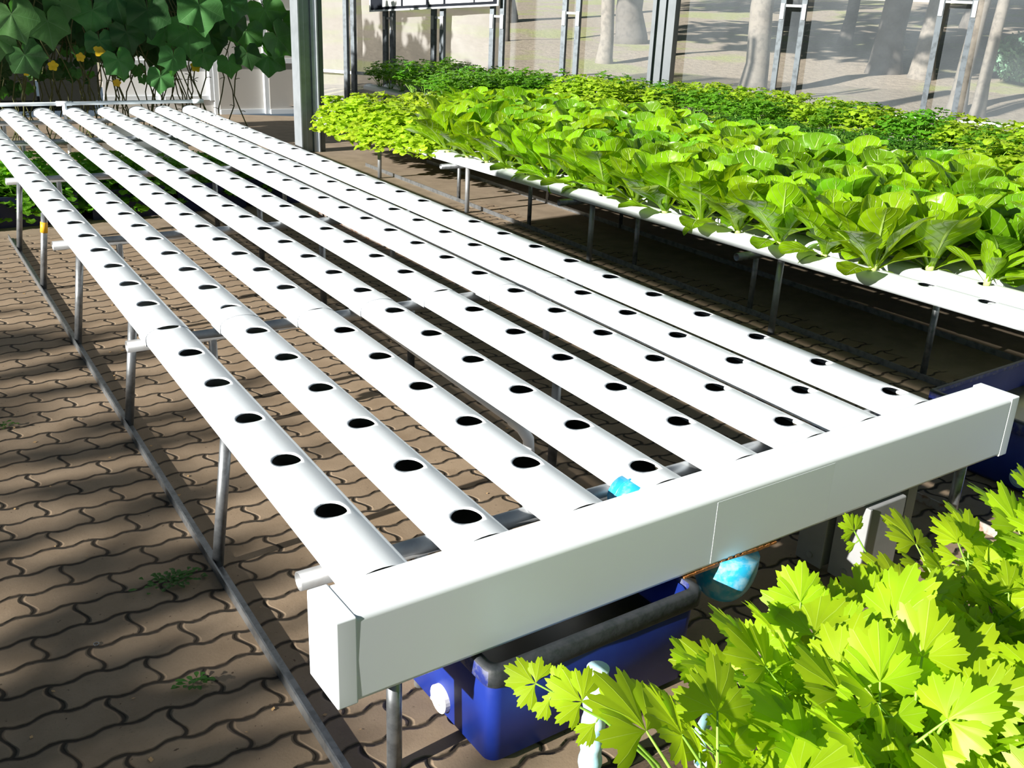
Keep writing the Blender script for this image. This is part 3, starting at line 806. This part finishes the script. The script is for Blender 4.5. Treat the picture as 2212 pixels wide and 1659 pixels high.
# ------------------------------------------------------------------ celery in front
def leaflet(mb, base, axis, nrm, s, seed, m=0, half=44, droop=.30):
    """one wedge-shaped, three-lobed, toothed celery leaflet"""
    r = random.Random(seed); a = Vector(axis).normalized(); n = Vector(nrm); n = (n - a*n.dot(a)).normalized(); b = n.cross(a)
    base = Vector(base); NT_, NR = 45, 7
    ph = r.random(); vs, uvs = [], []
    lob = [-27+r.uniform(-3,3), r.uniform(-3,3), 27+r.uniform(-3,3)]
    amp = [r.uniform(.82,.95), 1.0, r.uniform(.82,.95)]
    for j in range(NR):
        f = j/(NR-1)
        for i in range(NT_):
            th = -half + 2*half*i/(NT_-1)
            k = min(range(3), key=lambda q: abs(th-lob[q])); dl = min(1, abs(th-lob[k])/13.5)
            R = amp[k]*(1 - .25*dl**2.2*f)
            tooth = abs(((th*1.02+ph*10)/4.2) % 2 - 1)
            R *= 1 + .12*(tooth-.5)*f**5
            rr = s*R*f; g = R*f
            sp = .42 + .58*min(1, f*1.6)**.8          # narrow wedge at the base, opening to the lobes
            t2 = math.radians(th*sp)
            z = s*(.02*(1-dl)*g - droop*g*g*.5 + .07*math.sin(math.radians(th)*2.2+ph*6)*g*g - .10*(th/half)**2*g)
            vs.append(base + (a*math.cos(t2) + b*math.sin(t2))*rr + n*z)
            uvs.append((.5 + .5*min(1, dl)*(1 if th > lob[k] else -1), f))
    mb.add(vs, [(j*NT_+i, j*NT_+i+1, (j+1)*NT_+i+1, (j+1)*NT_+i) for j in range(NR-1) for i in range(NT_-1)], uvs, m)
def celery_leaf(mb, st, pts, nrm, size, seed):
    """stalk along pts, compound leaf at its end"""
    r = random.Random(seed); pts = [Vector(p) for p in pts]
    st.tube(pts, [.0045 - .0028*i/(len(pts)-1) for i in range(len(pts))], 6, cap=False)
    d = (pts[-1]-pts[-2]).normalized(); n = Vector(nrm); n = (n - d*n.dot(d)).normalized(); b = n.cross(d)
    tip = pts[-1]
    leaflet(mb, tip, d, n, size, seed)
    for s in (1,-1):
        ax = d*r.uniform(.15,.4) + b*s*.95 + n*.05
        leaflet(mb, tip, ax, n + b*s*.15, size*r.uniform(.72,.85), seed+s*3)
    low = pts[-1] - d*size*.55
    for s in (1,-1):
        if r.random() < .75:
            q = low + b*s*size*.22
            st.tube([low, q], .0016, 5, cap=False)
            leaflet(mb, q, d*.15 + b*s*.95, n, size*r.uniform(.55,.7), seed+s*7)
def celery_proto(seed, n=8, hgt=.35, size=.100):
    r = random.Random(seed); root = empty('celery_plant'); mb, st = MB(), MB()
    for i in range(n):
        az = i*2.39996 + r.uniform(-.4,.4); out = Vector((math.cos(az), math.sin(az), 0)); f = i/(n-1)
        h = hgt*r.uniform(.72,1.1)*(1-.25*f); rd = .03 + .12*f*r.uniform(.7,1.3)
        p0 = out*.010; p1 = out*rd*.35 + Vector((0,0,h*.5)); p2 = out*rd*.75 + Vector((0,0,h*.86)); p3 = out*(rd+.03) + Vector((0,0,h))
        celery_leaf(mb, st, [p0,p1,p2,p3], Vector((0,0,1)) + out*r.uniform(-.2,.5) + Vector((r.uniform(-.3,.1), r.uniform(-.45,.05), 0)), size*r.uniform(.8,1.2), seed*97+i*11)
    mb.build('leaves', M['celery'], root, smooth=True); st.build('stalks', M['stem'], root, smooth=True)
    return root
cel = [celery_proto(s) for s in (81,82,83,84,85)]
# bed with a pale blue plank edge
bed = tag(empty('planting_bed', (.36,-1.75,0)), 'low dark soil bed that holds the celery in front', 'planting bed')
mb = MB(); n_ = 24; vs = []
br = random.Random(9)
for j in range(n_+1):
    for i in range(n_+1):
        ed = min(1, 4*min(i/n_, 1-i/n_, j/n_, 1-j/n_)); vs.append((-.22+3.0*i/n_, -.05+1.22*j/n_, .003 + .085*ed**.6 + br.uniform(-.01,.01)*ed))
mb.add(vs, [(j*(n_+1)+i, j*(n_+1)+i+1, (j+1)*(n_+1)+i+1, (j+1)*(n_+1)+i) for j in range(n_) for i in range(n_)])
mb.build('soil', M['soil'], bed, smooth=True)
# scalloped pale blue pipe standing at the corner
mb = MB(); ptsz = [i*.010 for i in range(31)]
mb.tube([(0,0,z) for z in ptsz], [.024 + .0022*math.sin(i*1.25) for i in range(31)], 18)
bp = mb.build('ribbed_pipe', M['cyan_dirty'], smooth=True, loc=(.335,-.575,0)); tag(bp, 'pale blue ribbed pipe standing at the corner of the celery bed', 'pipe')

ph_ = tag(empty('hose', (.56,-.66,.105)), 'short pale blue pipe lying on the soil among the celery', 'pipe')
part_tube('hose_run', [(-.06,-.07,0),(.0,.0,.002),(.09,.05,.0)], .014, M['cyan_dirty'], ph_, 12, hollow=True)
cr = random.Random(17); cc = 0
for j in range(8):
    for i in range(18):
        x = .20 + .150*i + (.075 if j % 2 else 0) + cr.uniform(-.03,.03); y = -.80 - .130*j + cr.uniform(-.03,.03)
        if x > 2.8 or y < -1.70: continue
        if x < .50 and y > -.86: continue
        if x < .34 and y > -.95: continue
        p = cr.choice(cel)
        s = cr.uniform(.82,1.18)
        if j == 0: s *= .92
        o = place(p, (x, y, .095), (cr.uniform(-.12,.12), cr.uniform(-.12,.12), cr.uniform(0,6.28)), s)
        tag(o, 'lime green celery plant crowded in the bed in front of the header', 'celery', 'celery in the front bed'); cc += 1
# the two leaves that stand clear in front of the blue tank, and the lone one before the grey box
def lone(label, leaves, seed):
    root = empty('celery_plant', leaves[0][0]); base = Vector(leaves[0][0]); mb, st = MB(), MB()
    for i, (p0, p1, p2, nrm, size) in enumerate(leaves):
        p0, p1, p2 = Vector(p0)-base, Vector(p1)-base, Vector(p2)-base
        celery_leaf(mb, st, [p0, (p0+p1)*.5 + Vector((0,0,.02)), p1, p2], nrm, size, seed+i*13)
    mb.build('leaves', M['celery'], root, smooth=True); st.build('stalks', M['stem'], root, smooth=True)
    return tag(root, label, 'celery')
lone('celery with two broad leaves standing clear in front of the nearer blue tank',
     [((.40,-.80,.09),(.22,-.80,.36),(.165,-.745,.405),(-.35,-.75,.65),.072), ((.40,-.80,.09),(.19,-.78,.38),(.105,-.685,.425),(-.4,-.7,.65),.062)], 5)
lone('celery with one tall thin leaf standing before the grey box', [((1.12,-.66,.09),(1.09,-.64,.34),(1.03,-.605,.445),(-.3,-.75,.6),.050)], 9)

# ------------------------------------------------------------------ blue crates of greens under the far half of the empty bench
crp = [herb_proto(s, M['crateplant'], 'leafy_seedling', .185, .24, 100, .058, .6, .35, .14) for s in (91,92,93)]
cxs = [-.75, -.16, .43, 1.02, 1.56]
names_c = ['farthest left', 'second from the left', 'third from the left', 'fourth from the left', 'farthest right']
for k, x in enumerate(cxs):
    lx = .50 if k < 4 else .40
    yc = 5.28 + .045*k
    t = tag(empty('plant_crate', (x, yc, 0), math.radians(2)), 'dark blue crate of greens under the empty bench, ' + names_c[k], 'crate', 'blue crates under the empty bench')
    mb = MB(); mb.box(0,lx,0,.02,0,.20); mb.box(0,lx,.98,1.0,0,.20); mb.box(0,.02,.02,.98,0,.20); mb.box(lx-.02,lx,.02,.98,0,.20); mb.box(.02,lx-.02,.02,.98,0,.02)
    mb.build('crate_box', M['crate'], t)
    mb = MB(); mb.box(.02,lx-.02,.02,.98,.15,.165); mb.build('soil', M['soil'], t)
    for j in range(3):
        for i in range(2):
            o = place(pr.choice(crp), (x+lx*(.27+.46*i), yc+.17+.32*j, .16), (0,0,pr.uniform(0,6.28)), pr.uniform(.85,1.05)*(1.08 if k < 3 else .85))
            tag(o, 'bushy green seedling in the blue crate ' + names_c[k] + ' under the bench', 'seedling', 'seedlings in the crate ' + names_c[k])
mb = MB(); mb.box(0,.42,0,1.4,.0,.31)
tag(mb.build('foam_box', M['board'], loc=(.98,6.5,0), bevel=.01), 'long white foam box under the far end of the empty bench', 'box')

# ------------------------------------------------------------------ climbing vines beyond the far end
def vine_leaf(mb, c, tipdir, nrm, R, seed, m=0):
    r = random.Random(seed); a = Vector(tipdir).normalized(); n = Vector(nrm); n = (n - a*n.dot(a)).normalized(); b = n.cross(a); c = Vector(c)
    NTH, NR = 60, 6; vs, uvs = [], []
    key = [(0,1.0),(30,.70),(58,.88),(92,.70),(124,.74),(150,.60),(172,.30)]
    lobes = [0, 58, -58, 124, -124]
    def outline(th):
        t = abs(th)
        for (a0, r0), (a1, r1) in zip(key, key[1:]):
            if t <= a1:
                w_ = math.radians(a1-a0); u_ = math.radians(t-a0)   # straight edge between tip and notch
                return r0*r1*math.sin(w_)/(r0*math.sin(u_) + r1*math.sin(w_-u_))
        return key[-1][1]
    dr = r.uniform(.15,.45); ph = r.random()*6
    vs.append(c); uvs.append((.5, 0))
    for j in range(1, NR+1):
        f = j/NR
        for i in range(NTH+1):
            th = -172 + 344*i/NTH
            k = min(range(5), key=lambda q: abs(th-lobes[q])); dl = abs(th-lobes[k])/31
            rad = outline(th)*(1 + .02*math.sin(th*.9+ph))
            rr = R*rad*f; t2 = math.radians(th)
            g = rad*f; z = -dr*R*g*g*.7 - .08*R*g*(1-min(1, dl)) + .05*R*g*math.sin(th*.1+ph)
            vs.append(c + (a*math.cos(t2)+b*math.sin(t2))*rr + n*(z + .10*R*f)); uvs.append((.5+.5*min(1, dl), f))
    fs = [(0, 1+i, 2+i) for i in range(NTH)]
    k = NTH+1
    for j in range(NR-1):
        for i in range(NTH): fs.append((1+j*k+i, 1+(j+1)*k+i, 1+(j+1)*k+i+1, 1+j*k+i+1))
    mb.add(vs, fs, uvs, m)
def flower(parent, c, s, seed):
    mb = MB(); r = random.Random(seed); c = Vector(c)
    f = Vector((r.uniform(-.4,.2), -1, r.uniform(-.1,.4))).normalized(); a = f.orthogonal().normalized(); b = f.cross(a)
    for k in range(5):
        an = 2*PI*k/5; d = a*math.cos(an)+b*math.sin(an)
        blade(mb, c, d + f*.35, f, s, s*.42, curl=.5, cup=.1, nu=2, nv=4, shape='round', seed=k)
    return mb.build('flower', M['petal'], parent, smooth=True)
vr = random.Random(23)
big = [(.695,8.25,1.181,.19,(.1,-.1,-1)),(.40,8.1,1.24,.20,(.3,-.1,-1)),(.47,8.2,.90,.17,(.45,-.1,-1)),(.83,8.3,1.34,.16,(.1,0,-1)),(1.544,8.15,1.30,.20,(0,-.15,-1)),
       (1.99,8.05,1.36,.22,(.1,-.15,-1)),(1.90,8.15,1.13,.20,(.0,-.1,-1)),(2.30,8.1,1.39,.18,(.1,0,-1)),(1.727,8.1,.90,.14,(-.1,-.1,-1)),(1.36,8.25,1.10,.16,(.2,-.1,-1)),
       (2.70,8.3,1.33,.20,(.5,-.1,-1)),(2.78,8.2,1.08,.19,(.75,.1,-.8)),(2.68,8.2,.90,.18,(.9,0,-.6)),(2.50,8.3,1.13,.18,(-.2,0,-1)),(2.45,8.15,.93,.13,(.2,-.1,-1)),
       (2.28,8.2,.84,.12,(.1,-.1,-1)),(1.62,8.2,.71,.13,(-.1,0,-1)),(1.126,8.3,1.02,.14,(.1,0,-1)),(1.10,8.35,1.28,.18,(-.2,0,-1)),(2.15,8.3,1.08,.18,(.3,0,-1)),
       (2.05,8.25,.92,.14,(.3,0,-1)),(1.25,8.2,.86,.15,(.3,-.1,-1)),(2.9,8.35,1.22,.15,(.4,.2,-1)),(.25,8.2,1.05,.18,(0,0,-1)),(2.34,8.2,1.22,.16,(.3,0,-1)),(.15,8.2,1.35,.2,(0,0,-1)),(1.72,8.3,1.12,.18,(0,0,-1)),(1.3,8.3,1.4,.2,(.2,0,-1))]
vine_x = [-.35, .15, .62, 1.08, 1.52, 1.95, 2.30, 2.62]
vlab = ['farthest left over the bench end','with yellow flowers near the left edge','third from the left edge of the photo','in the middle of the leafy mass','with broad pale leaves at the middle','above the end of the supply pipe','with bare thin stems beside the white panels','nearest the aluminium column']
vines = []
for k, x in enumerate(vine_x):
    v = tag(empty('climbing_vine', (x, 8.72, 0)), 'dark green climbing vine with lobed leaves, ' + vlab[k], 'vine', 'vines beyond the empty bench')
    vines.append((v, MB(), MB(), x))
def near_vine(x): return min(vines, key=lambda q: abs(q[3]-x))
for i, (x, y, z, R, td) in enumerate(big):
    v, lm, sm, vx = near_vine(x)
    o = Vector((vx, 8.72, 0)); c = Vector((x,y,z)) - o
    nr_ = Vector((vr.uniform(-.35,.15), -1, vr.uniform(.1,.6)))
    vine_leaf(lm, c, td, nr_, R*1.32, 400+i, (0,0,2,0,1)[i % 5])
    sm.tube([c, c + Vector((vr.uniform(-.05,.05), .12, .10)), (c.x*.3, .0, c.z+.2)], .004, 5, cap=False)
for i in range(330):   # the leafy mass behind and above
    x = vr.uniform(-.9, 2.75)
    lo = 1.0 if x < 1.2 else (.92 if x < 2.2 else 1.0)
    z = vr.uniform(lo, 2.3); y = vr.uniform(8.75, 9.7)
    if x > 2.35 and z < 1.25: continue
    v, lm, sm, vx = near_vine(x)
    td = Vector((vr.uniform(-.5,.5), vr.uniform(-.2,.2), -1))
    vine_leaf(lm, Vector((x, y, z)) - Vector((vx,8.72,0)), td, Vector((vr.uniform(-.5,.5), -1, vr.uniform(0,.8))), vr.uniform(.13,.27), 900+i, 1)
for i in range(260):  # ragged smaller leaves low down on the left
    x = vr.uniform(-.9, 1.15 if i % 3 else 2.1); z = vr.uniform(.5, 1.0) if x < .7 else vr.uniform(.62,1.0); y = vr.uniform(8.7, 9.7)
    v, lm, sm, vx = near_vine(x)
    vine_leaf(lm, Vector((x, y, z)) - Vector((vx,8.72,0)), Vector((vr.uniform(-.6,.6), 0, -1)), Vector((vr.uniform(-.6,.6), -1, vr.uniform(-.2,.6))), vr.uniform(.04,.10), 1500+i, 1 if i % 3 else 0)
for k, (v, lm, sm, vx) in enumerate(vines):
    ns = 13 if k < 6 else 3
    for s in range(ns):
        x0 = vr.uniform(-.22,.22); pts = []
        n = 12
        for q in range(n+1):
            z = 1.9*q/n
            pts.append((x0 + .05*math.sin(q*1.3+s*2+k) + .012*q*(s % 3-1), vr.uniform(-.03,.03) + .25*(s % 3), z))
        sm.tube(pts, [.0065]*(n+1), 6, cap=False)
        for q in range(2, n, 2):   # leaf scars, tendrils
            p = Vector(pts[q]); dd = Vector((vr.choice((-1,1)), vr.uniform(-.4,.2), vr.uniform(-.2,.6)))
            sm.tube([p, p+dd*.03, p+dd*.05+Vector((0,0,-.01))], .0035, 5, cap=False)
    lm.build('leaves', [M['vine'], M['vine_dark'], M['vine_mid']], v, smooth=True); sm.build('stems', M['vine_stem'], v, smooth=True)
for i, (x, y, z, s) in enumerate(((1.12,8.3,.93,.062),(.72,8.4,.79,.05),(1.98,8.3,.79,.055),(.98,8.5,.86,.045),(1.30,8.6,.62,.04),(.5,8.5,.72,.03),(2.0,8.5,1.02,.03))):
    v, lm, sm, vx = near_vine(x); flower(v, Vector((x,y,z))-Vector((vx,8.72,0)), s, i)
# unseen vine canopy added left of the frame to shade the far vines
tre = tag(empty('climbing_vine', (-2.7,8.7,0)), 'unseen climbing vine canopy added overhead to shade the vines at the far bench end', 'vine')
lm, sm = MB(), MB()
for i in range(230):
    vine_leaf(lm, (vr.uniform(-.6,3.0), vr.uniform(-.90,.75), vr.uniform(1.95,3.0)), (vr.uniform(-.8,.8), vr.uniform(-.8,.8), -.5), (vr.uniform(-1,.3), -.3, vr.uniform(.3,1)), vr.uniform(.16,.27), 3000+i)
for s in range(12):
    x0 = -1.5 + 3.0*s/11; sm.tube([(x0, 0, 0), (x0+.05, .05, 1.2), (x0-.03, .0, 2.4), (x0, .0, 3.5)], .007, 6, cap=False)
lm.build('leaves', M['vine'], tre, smooth=True); sm.build('stems', M['vine_stem'], tre, smooth=True)

# ------------------------------------------------------------------ trees outside
def crown_mesh(name, seed, n, rx, rz, s):
    r = random.Random(seed); mb = MB()
    for i in range(n):
        while True:
            p = Vector((r.uniform(-1,1), r.uniform(-1,1), r.uniform(-1,1)))
            if .12 < p.length < 1: break
        p = Vector((p.x*rx, p.y*rx, p.z*rz)); a = Vector((r.gauss(0,1), r.gauss(0,1), r.gauss(0,1))).normalized(); b = a.orthogonal().normalized(); c = a.cross(b)
        q = s*r.uniform(.6,1.3)
        mb.add([p+b*q, p+c*q*.55, p-b*q, p-c*q*.55], [(0,1,2,3)])
    return mb
crown_o = crown_mesh('crown', 5, 900, 2.1, 1.3, .22)
crown_src = None
thin_o = crown_mesh('crown', 6, 165, 2.1, 1.3, .27)
thin_src = None
def tree(base, top, r0, r1, mat, label, crown=True, cs=1.0, ch=0.0, group=None):
    global crown_src, thin_src
    base, top = Vector(base), Vector(top); t = tag(empty('tree', base), label, 'tree', group)
    d = top-base; pts = [Vector((0,0,-.1)), d*.03, d*.12, d*.35, d*.7, d]
    for i in range(1,5): pts[i] = pts[i] + Vector((math.sin(i*2.3+base.x)*r0*.25, 0, 0))
    MB().tube(pts, [r0*1.6, r0*1.25, r0*1.02, r0*.97, r0*.9, r1], 14).build('trunk', mat, t, smooth=True)
    if crown:
        if group:
            c = thin_o.build('crown', M['crown'], t) if thin_src is None else thin_src.copy()
            if thin_src is None: thin_src = c
            else: COL.objects.link(c); c.parent = t
        elif crown_src is None:
            c = crown_o.build('crown', M['crown'], t); crown_src = c
        else:
            c = crown_src.copy(); COL.objects.link(c); c.parent = t
        c.location = d + Vector((0,0,.3+ch)); c.scale = (cs,cs,cs); c.rotation_euler = (0,0,base.x*3 + base.y*2.1)
    return t
def og(t, d): return wp(t, tz(d), d)
TL = [ # t, d, trunk radius, lean (x,y) over 4 m, dark, crown, label
 (1.635,6.16,.115,(.05,.0),0,2,'pale straight trunk seen through the clear wall left of the wide aluminium post'),
 (4.64,4.22,.165,(.10,.0),0,2,'thick pale grey trunk right of the wide aluminium post'),
 (6.78,6.80,.165,(.45,.1),0,2,'leaning pale trunk against the dark shade behind the clear wall'),
 (7.42,3.92,.10,(.62,.1),0,2,'slim leaning rough trunk between the last pair of studs'),
 (7.69,3.67,.075,(.45,.1),0,2,'pale slim trunk just right of the last pair of studs'),
 (6.16,7.4,.22,(.25,.0),1,1,'thick dark trunk in the shade of the slope'),
 (4.96,11.5,.12,(.5,.0),1,1,'slim dark trunk high on the slope beside a grassy patch'),
 (5.6,13.0,.16,(.5,0),0,1,'pale trunk with roots high on the slope'),
 (1.0,9.4,.26,(.0,0),1,1,'broad dark trunk behind the straight pale one'),
 (-1.24,8.3,.05,(.0,0),1,0,'thin post-like trunk right of the sign board'),
 (-3.2,12.5,.2,(.1,0),1,1,'dark trunk far behind the sign board'),
 (8.6,12.0,.12,(.1,0),0,1,'pale far trunk above the blue green bush'),
 (9.6,10.5,.13,(.2,0),1,1,'dark far trunk at the right edge of the photo'),
 (3.2,15.0,.18,(.1,0),1,1,'far dark trunk at the top of the slope left of the thick trunk'),
 (7.2,17.0,.2,(.1,0),1,1,'far dark trunk at the top of the slope behind the leaning pale one'),
]
for i, (t_, d_, r_, ln, dk, cw, lb) in enumerate(TL):
    b = og(t_, d_); hh = 4.4 + (i % 3)*.4 if cw != 2 else 3.3
    tree(b, b + Vector((ln[0]*hh/4.4, ln[1]*hh/4.4, hh)), r_, r_*.75, M['bark_dark'] if dk else M['bark'], lb, bool(cw), (1.0 + .12*(i % 4)) if cw == 1 else 2.1, 0 if cw == 1 else -.1)
    if cw == 2: t__ = [o for o in COL.objects if o.name.startswith('crown')][-1]; t__.scale.z = .5
# bush
bsh = tag(empty('bush', og(8.35,7.2)), 'rounded blue green bush on the dry slope at the right edge', 'bush')
crown_mesh('x', 8, 2600, .75, .42, .045).build('leaves', M['bush'], bsh, loc=(0.1,0,.38))
MB().tube([(0,0,-.05),(.03,0,.2),(.08,0,.5)], [.03,.025,.015], 8).build('stem', M['bark'], bsh)
# far garden wall at the top of the slope
mb = MB(); loc = og(5, 26)
for a0 in range(-12, 14, 2):
    P = [wp(5+a0+q, tz(26)+z, 26+o)-loc for z in (-.2,.75) for (q,o) in ((0,0),(1.9,0),(1.9,.2),(0,.2))]
    mb.add(P, [(0,3,2,1),(4,5,6,7),(0,1,5,4),(1,2,6,5),(2,3,7,6),(3,0,4,7)])
tag(mb.build('garden_wall', M['concrete'], loc=loc), 'pale low garden wall at the top of the slope', 'wall')

# unseen beam added beyond the frame on the left to cast the dark floor band
gt = struct(empty('ceiling_blocker', (-2.0, 0, 0)))
mb = MB(); mb.box(-.05,.05,-.50,3.6,2.05,2.38); mb.box(-.14,.14,-.50,3.6,2.36,2.38)
mb.build('shade_beam', M['alu'], gt)
for y in (-.45, 3.5): part_tube('hanger_rod', [(0,y,2.37),(0,y,3.6)], .008, M['galv'], gt, 8)
# unseen trees added on the sunny side to the left to dapple the paving
for i in range(12):
    x_, y_ = -9.2-.5*(i % 2), -6.6 + .78*i
    tree((x_, y_, 0), (x_, y_, (2.42 if y_ > -1.4 else 2.28) + .12*(i % 2) + .12*math.sin(i*2.2)), .11, .08, M['bark'], 'unseen low leafy tree added left of the paving for its dappled shade', True, .74, .12, 'added shade trees left of the paving')

# ------------------------------------------------------------------ small things on the ground
def weed(loc, n, s, label, seed):
    r = random.Random(seed); mb = MB()
    for i in range(n):
        an = r.uniform(0,6.28); q = r.random()*s; c = Vector((q*math.cos(an)*1.35, q*math.sin(an)*.6, .004 + r.random()*.018))
        blade(mb, c, (math.cos(an), math.sin(an), .35), (0,0,1), .018*r.uniform(.6,1.3), .006, curl=.4, nu=2, nv=4, shape='round', seed=i)
    tag(mb.build('weed', M['weed'], loc=loc, smooth=True), label, 'weed')
weed((-.24,.60,.0), 90, .07, 'low weed growing in the paver joint beside the left ground rail', 1)
weed((-.30,.14,.0), 26, .03, 'tiny weed in the pavers near the bottom left corner', 2)
weed((-.60,2.05,.0), 26, .035, 'small weed at the far left edge of the paving', 3)
weed((-.52,1.92,.0), 24, .04, 'small spreading weed beside the sunlit spot at left', 4)
weed((1.22,-.02,.0), 30, .03, 'small weed in the pavers behind the light blue elbow', 5)
mb = MB(); mb.tube([(0,0,.001),(0,0,.004)], .007, 12, hollow=True)
tag(mb.build('washer', M['washer'], loc=(-.47,.415,0)), 'tiny shiny washer lying on the dark pavers at left', 'washer')
lt = MB(); lr = random.Random(4)
for i in range(260):
    x, y = lr.uniform(-1.0,2.2), lr.uniform(-.6,4.5); a = lr.uniform(0,6.28); s = lr.uniform(.002,.006)
    d, e2 = Vector((math.cos(a),math.sin(a),0)), Vector((-math.sin(a),math.cos(a),.3)); p = Vector((x,y,.003))
    lt.add([p-d*s*1.6, p-e2*s, p+d*s*1.6, p+e2*s], [(0,1,2,3)])
tag(lt.build('litter', M['dryleaf']), 'dry crumbs and leaf bits scattered over the pavers', 'litter', kind='stuff')

# ------------------------------------------------------------------ light and camera
w = bpy.data.worlds.new('sky'); SC.world = w; w.use_nodes = True
nt = w.node_tree; nt.nodes.clear(); T = NT(nt)
out = T.n('ShaderNodeOutputWorld'); bg = T.n('ShaderNodeBackground')
sky = T.n('ShaderNodeTexSky'); sky.sky_type = 'HOSEK_WILKIE'
SUN = Vector((-.992*math.cos(math.radians(22)), -.125*math.cos(math.radians(22)), math.sin(math.radians(22)))).normalized()
sky.sun_direction = SUN; sky.turbidity = 3.5; sky.ground_albedo = .35
T.l(T.mix(.65, sky.outputs[0], (.58,.78,1.0)), bg.inputs[0]); bg.inputs[1].default_value = .27
T.l(bg.outputs[0], out.inputs[0])
sun = bpy.data.lights.new('sun', 'SUN'); sun.energy = 12.5; sun.angle = math.radians(.75); sun.color = (1.0,.945,.86)
so = bpy.data.objects.new('sun', sun); COL.objects.link(so); so.location = (-6,-3,6)
so.rotation_euler = SUN.to_track_quat('Z','Y').to_euler()

cam = bpy.data.cameras.new('camera'); co = bpy.data.objects.new('camera', cam); COL.objects.link(co)
cam.sensor_width = 36; cam.lens = 34.767; cam.clip_start = .05; cam.clip_end = 300
yaw, pitch, roll = .5703, .3736, .0438
cyw, syw, cp_, sp_ = math.cos(yaw), math.sin(yaw), math.cos(pitch), math.sin(pitch)
fwd = Vector((syw*cp_, cyw*cp_, -sp_)); right = Vector((cyw,-syw,0)); up = right.cross(fwd)
c, s = math.cos(roll), math.sin(roll)
r2 = right*c + up*s; u2 = -right*s + up*c
co.matrix_world = Matrix(((r2.x,u2.x,-fwd.x,-.7267),(r2.y,u2.y,-fwd.y,-1.8611),(r2.z,u2.z,-fwd.z,1.5566),(0,0,0,1)))
SC.camera = co
vs_ = SC.view_settings; vs_.view_transform = 'Standard'; vs_.look = 'None'; vs_.exposure = 0; vs_.gamma = 1; vs_.use_curve_mapping = False
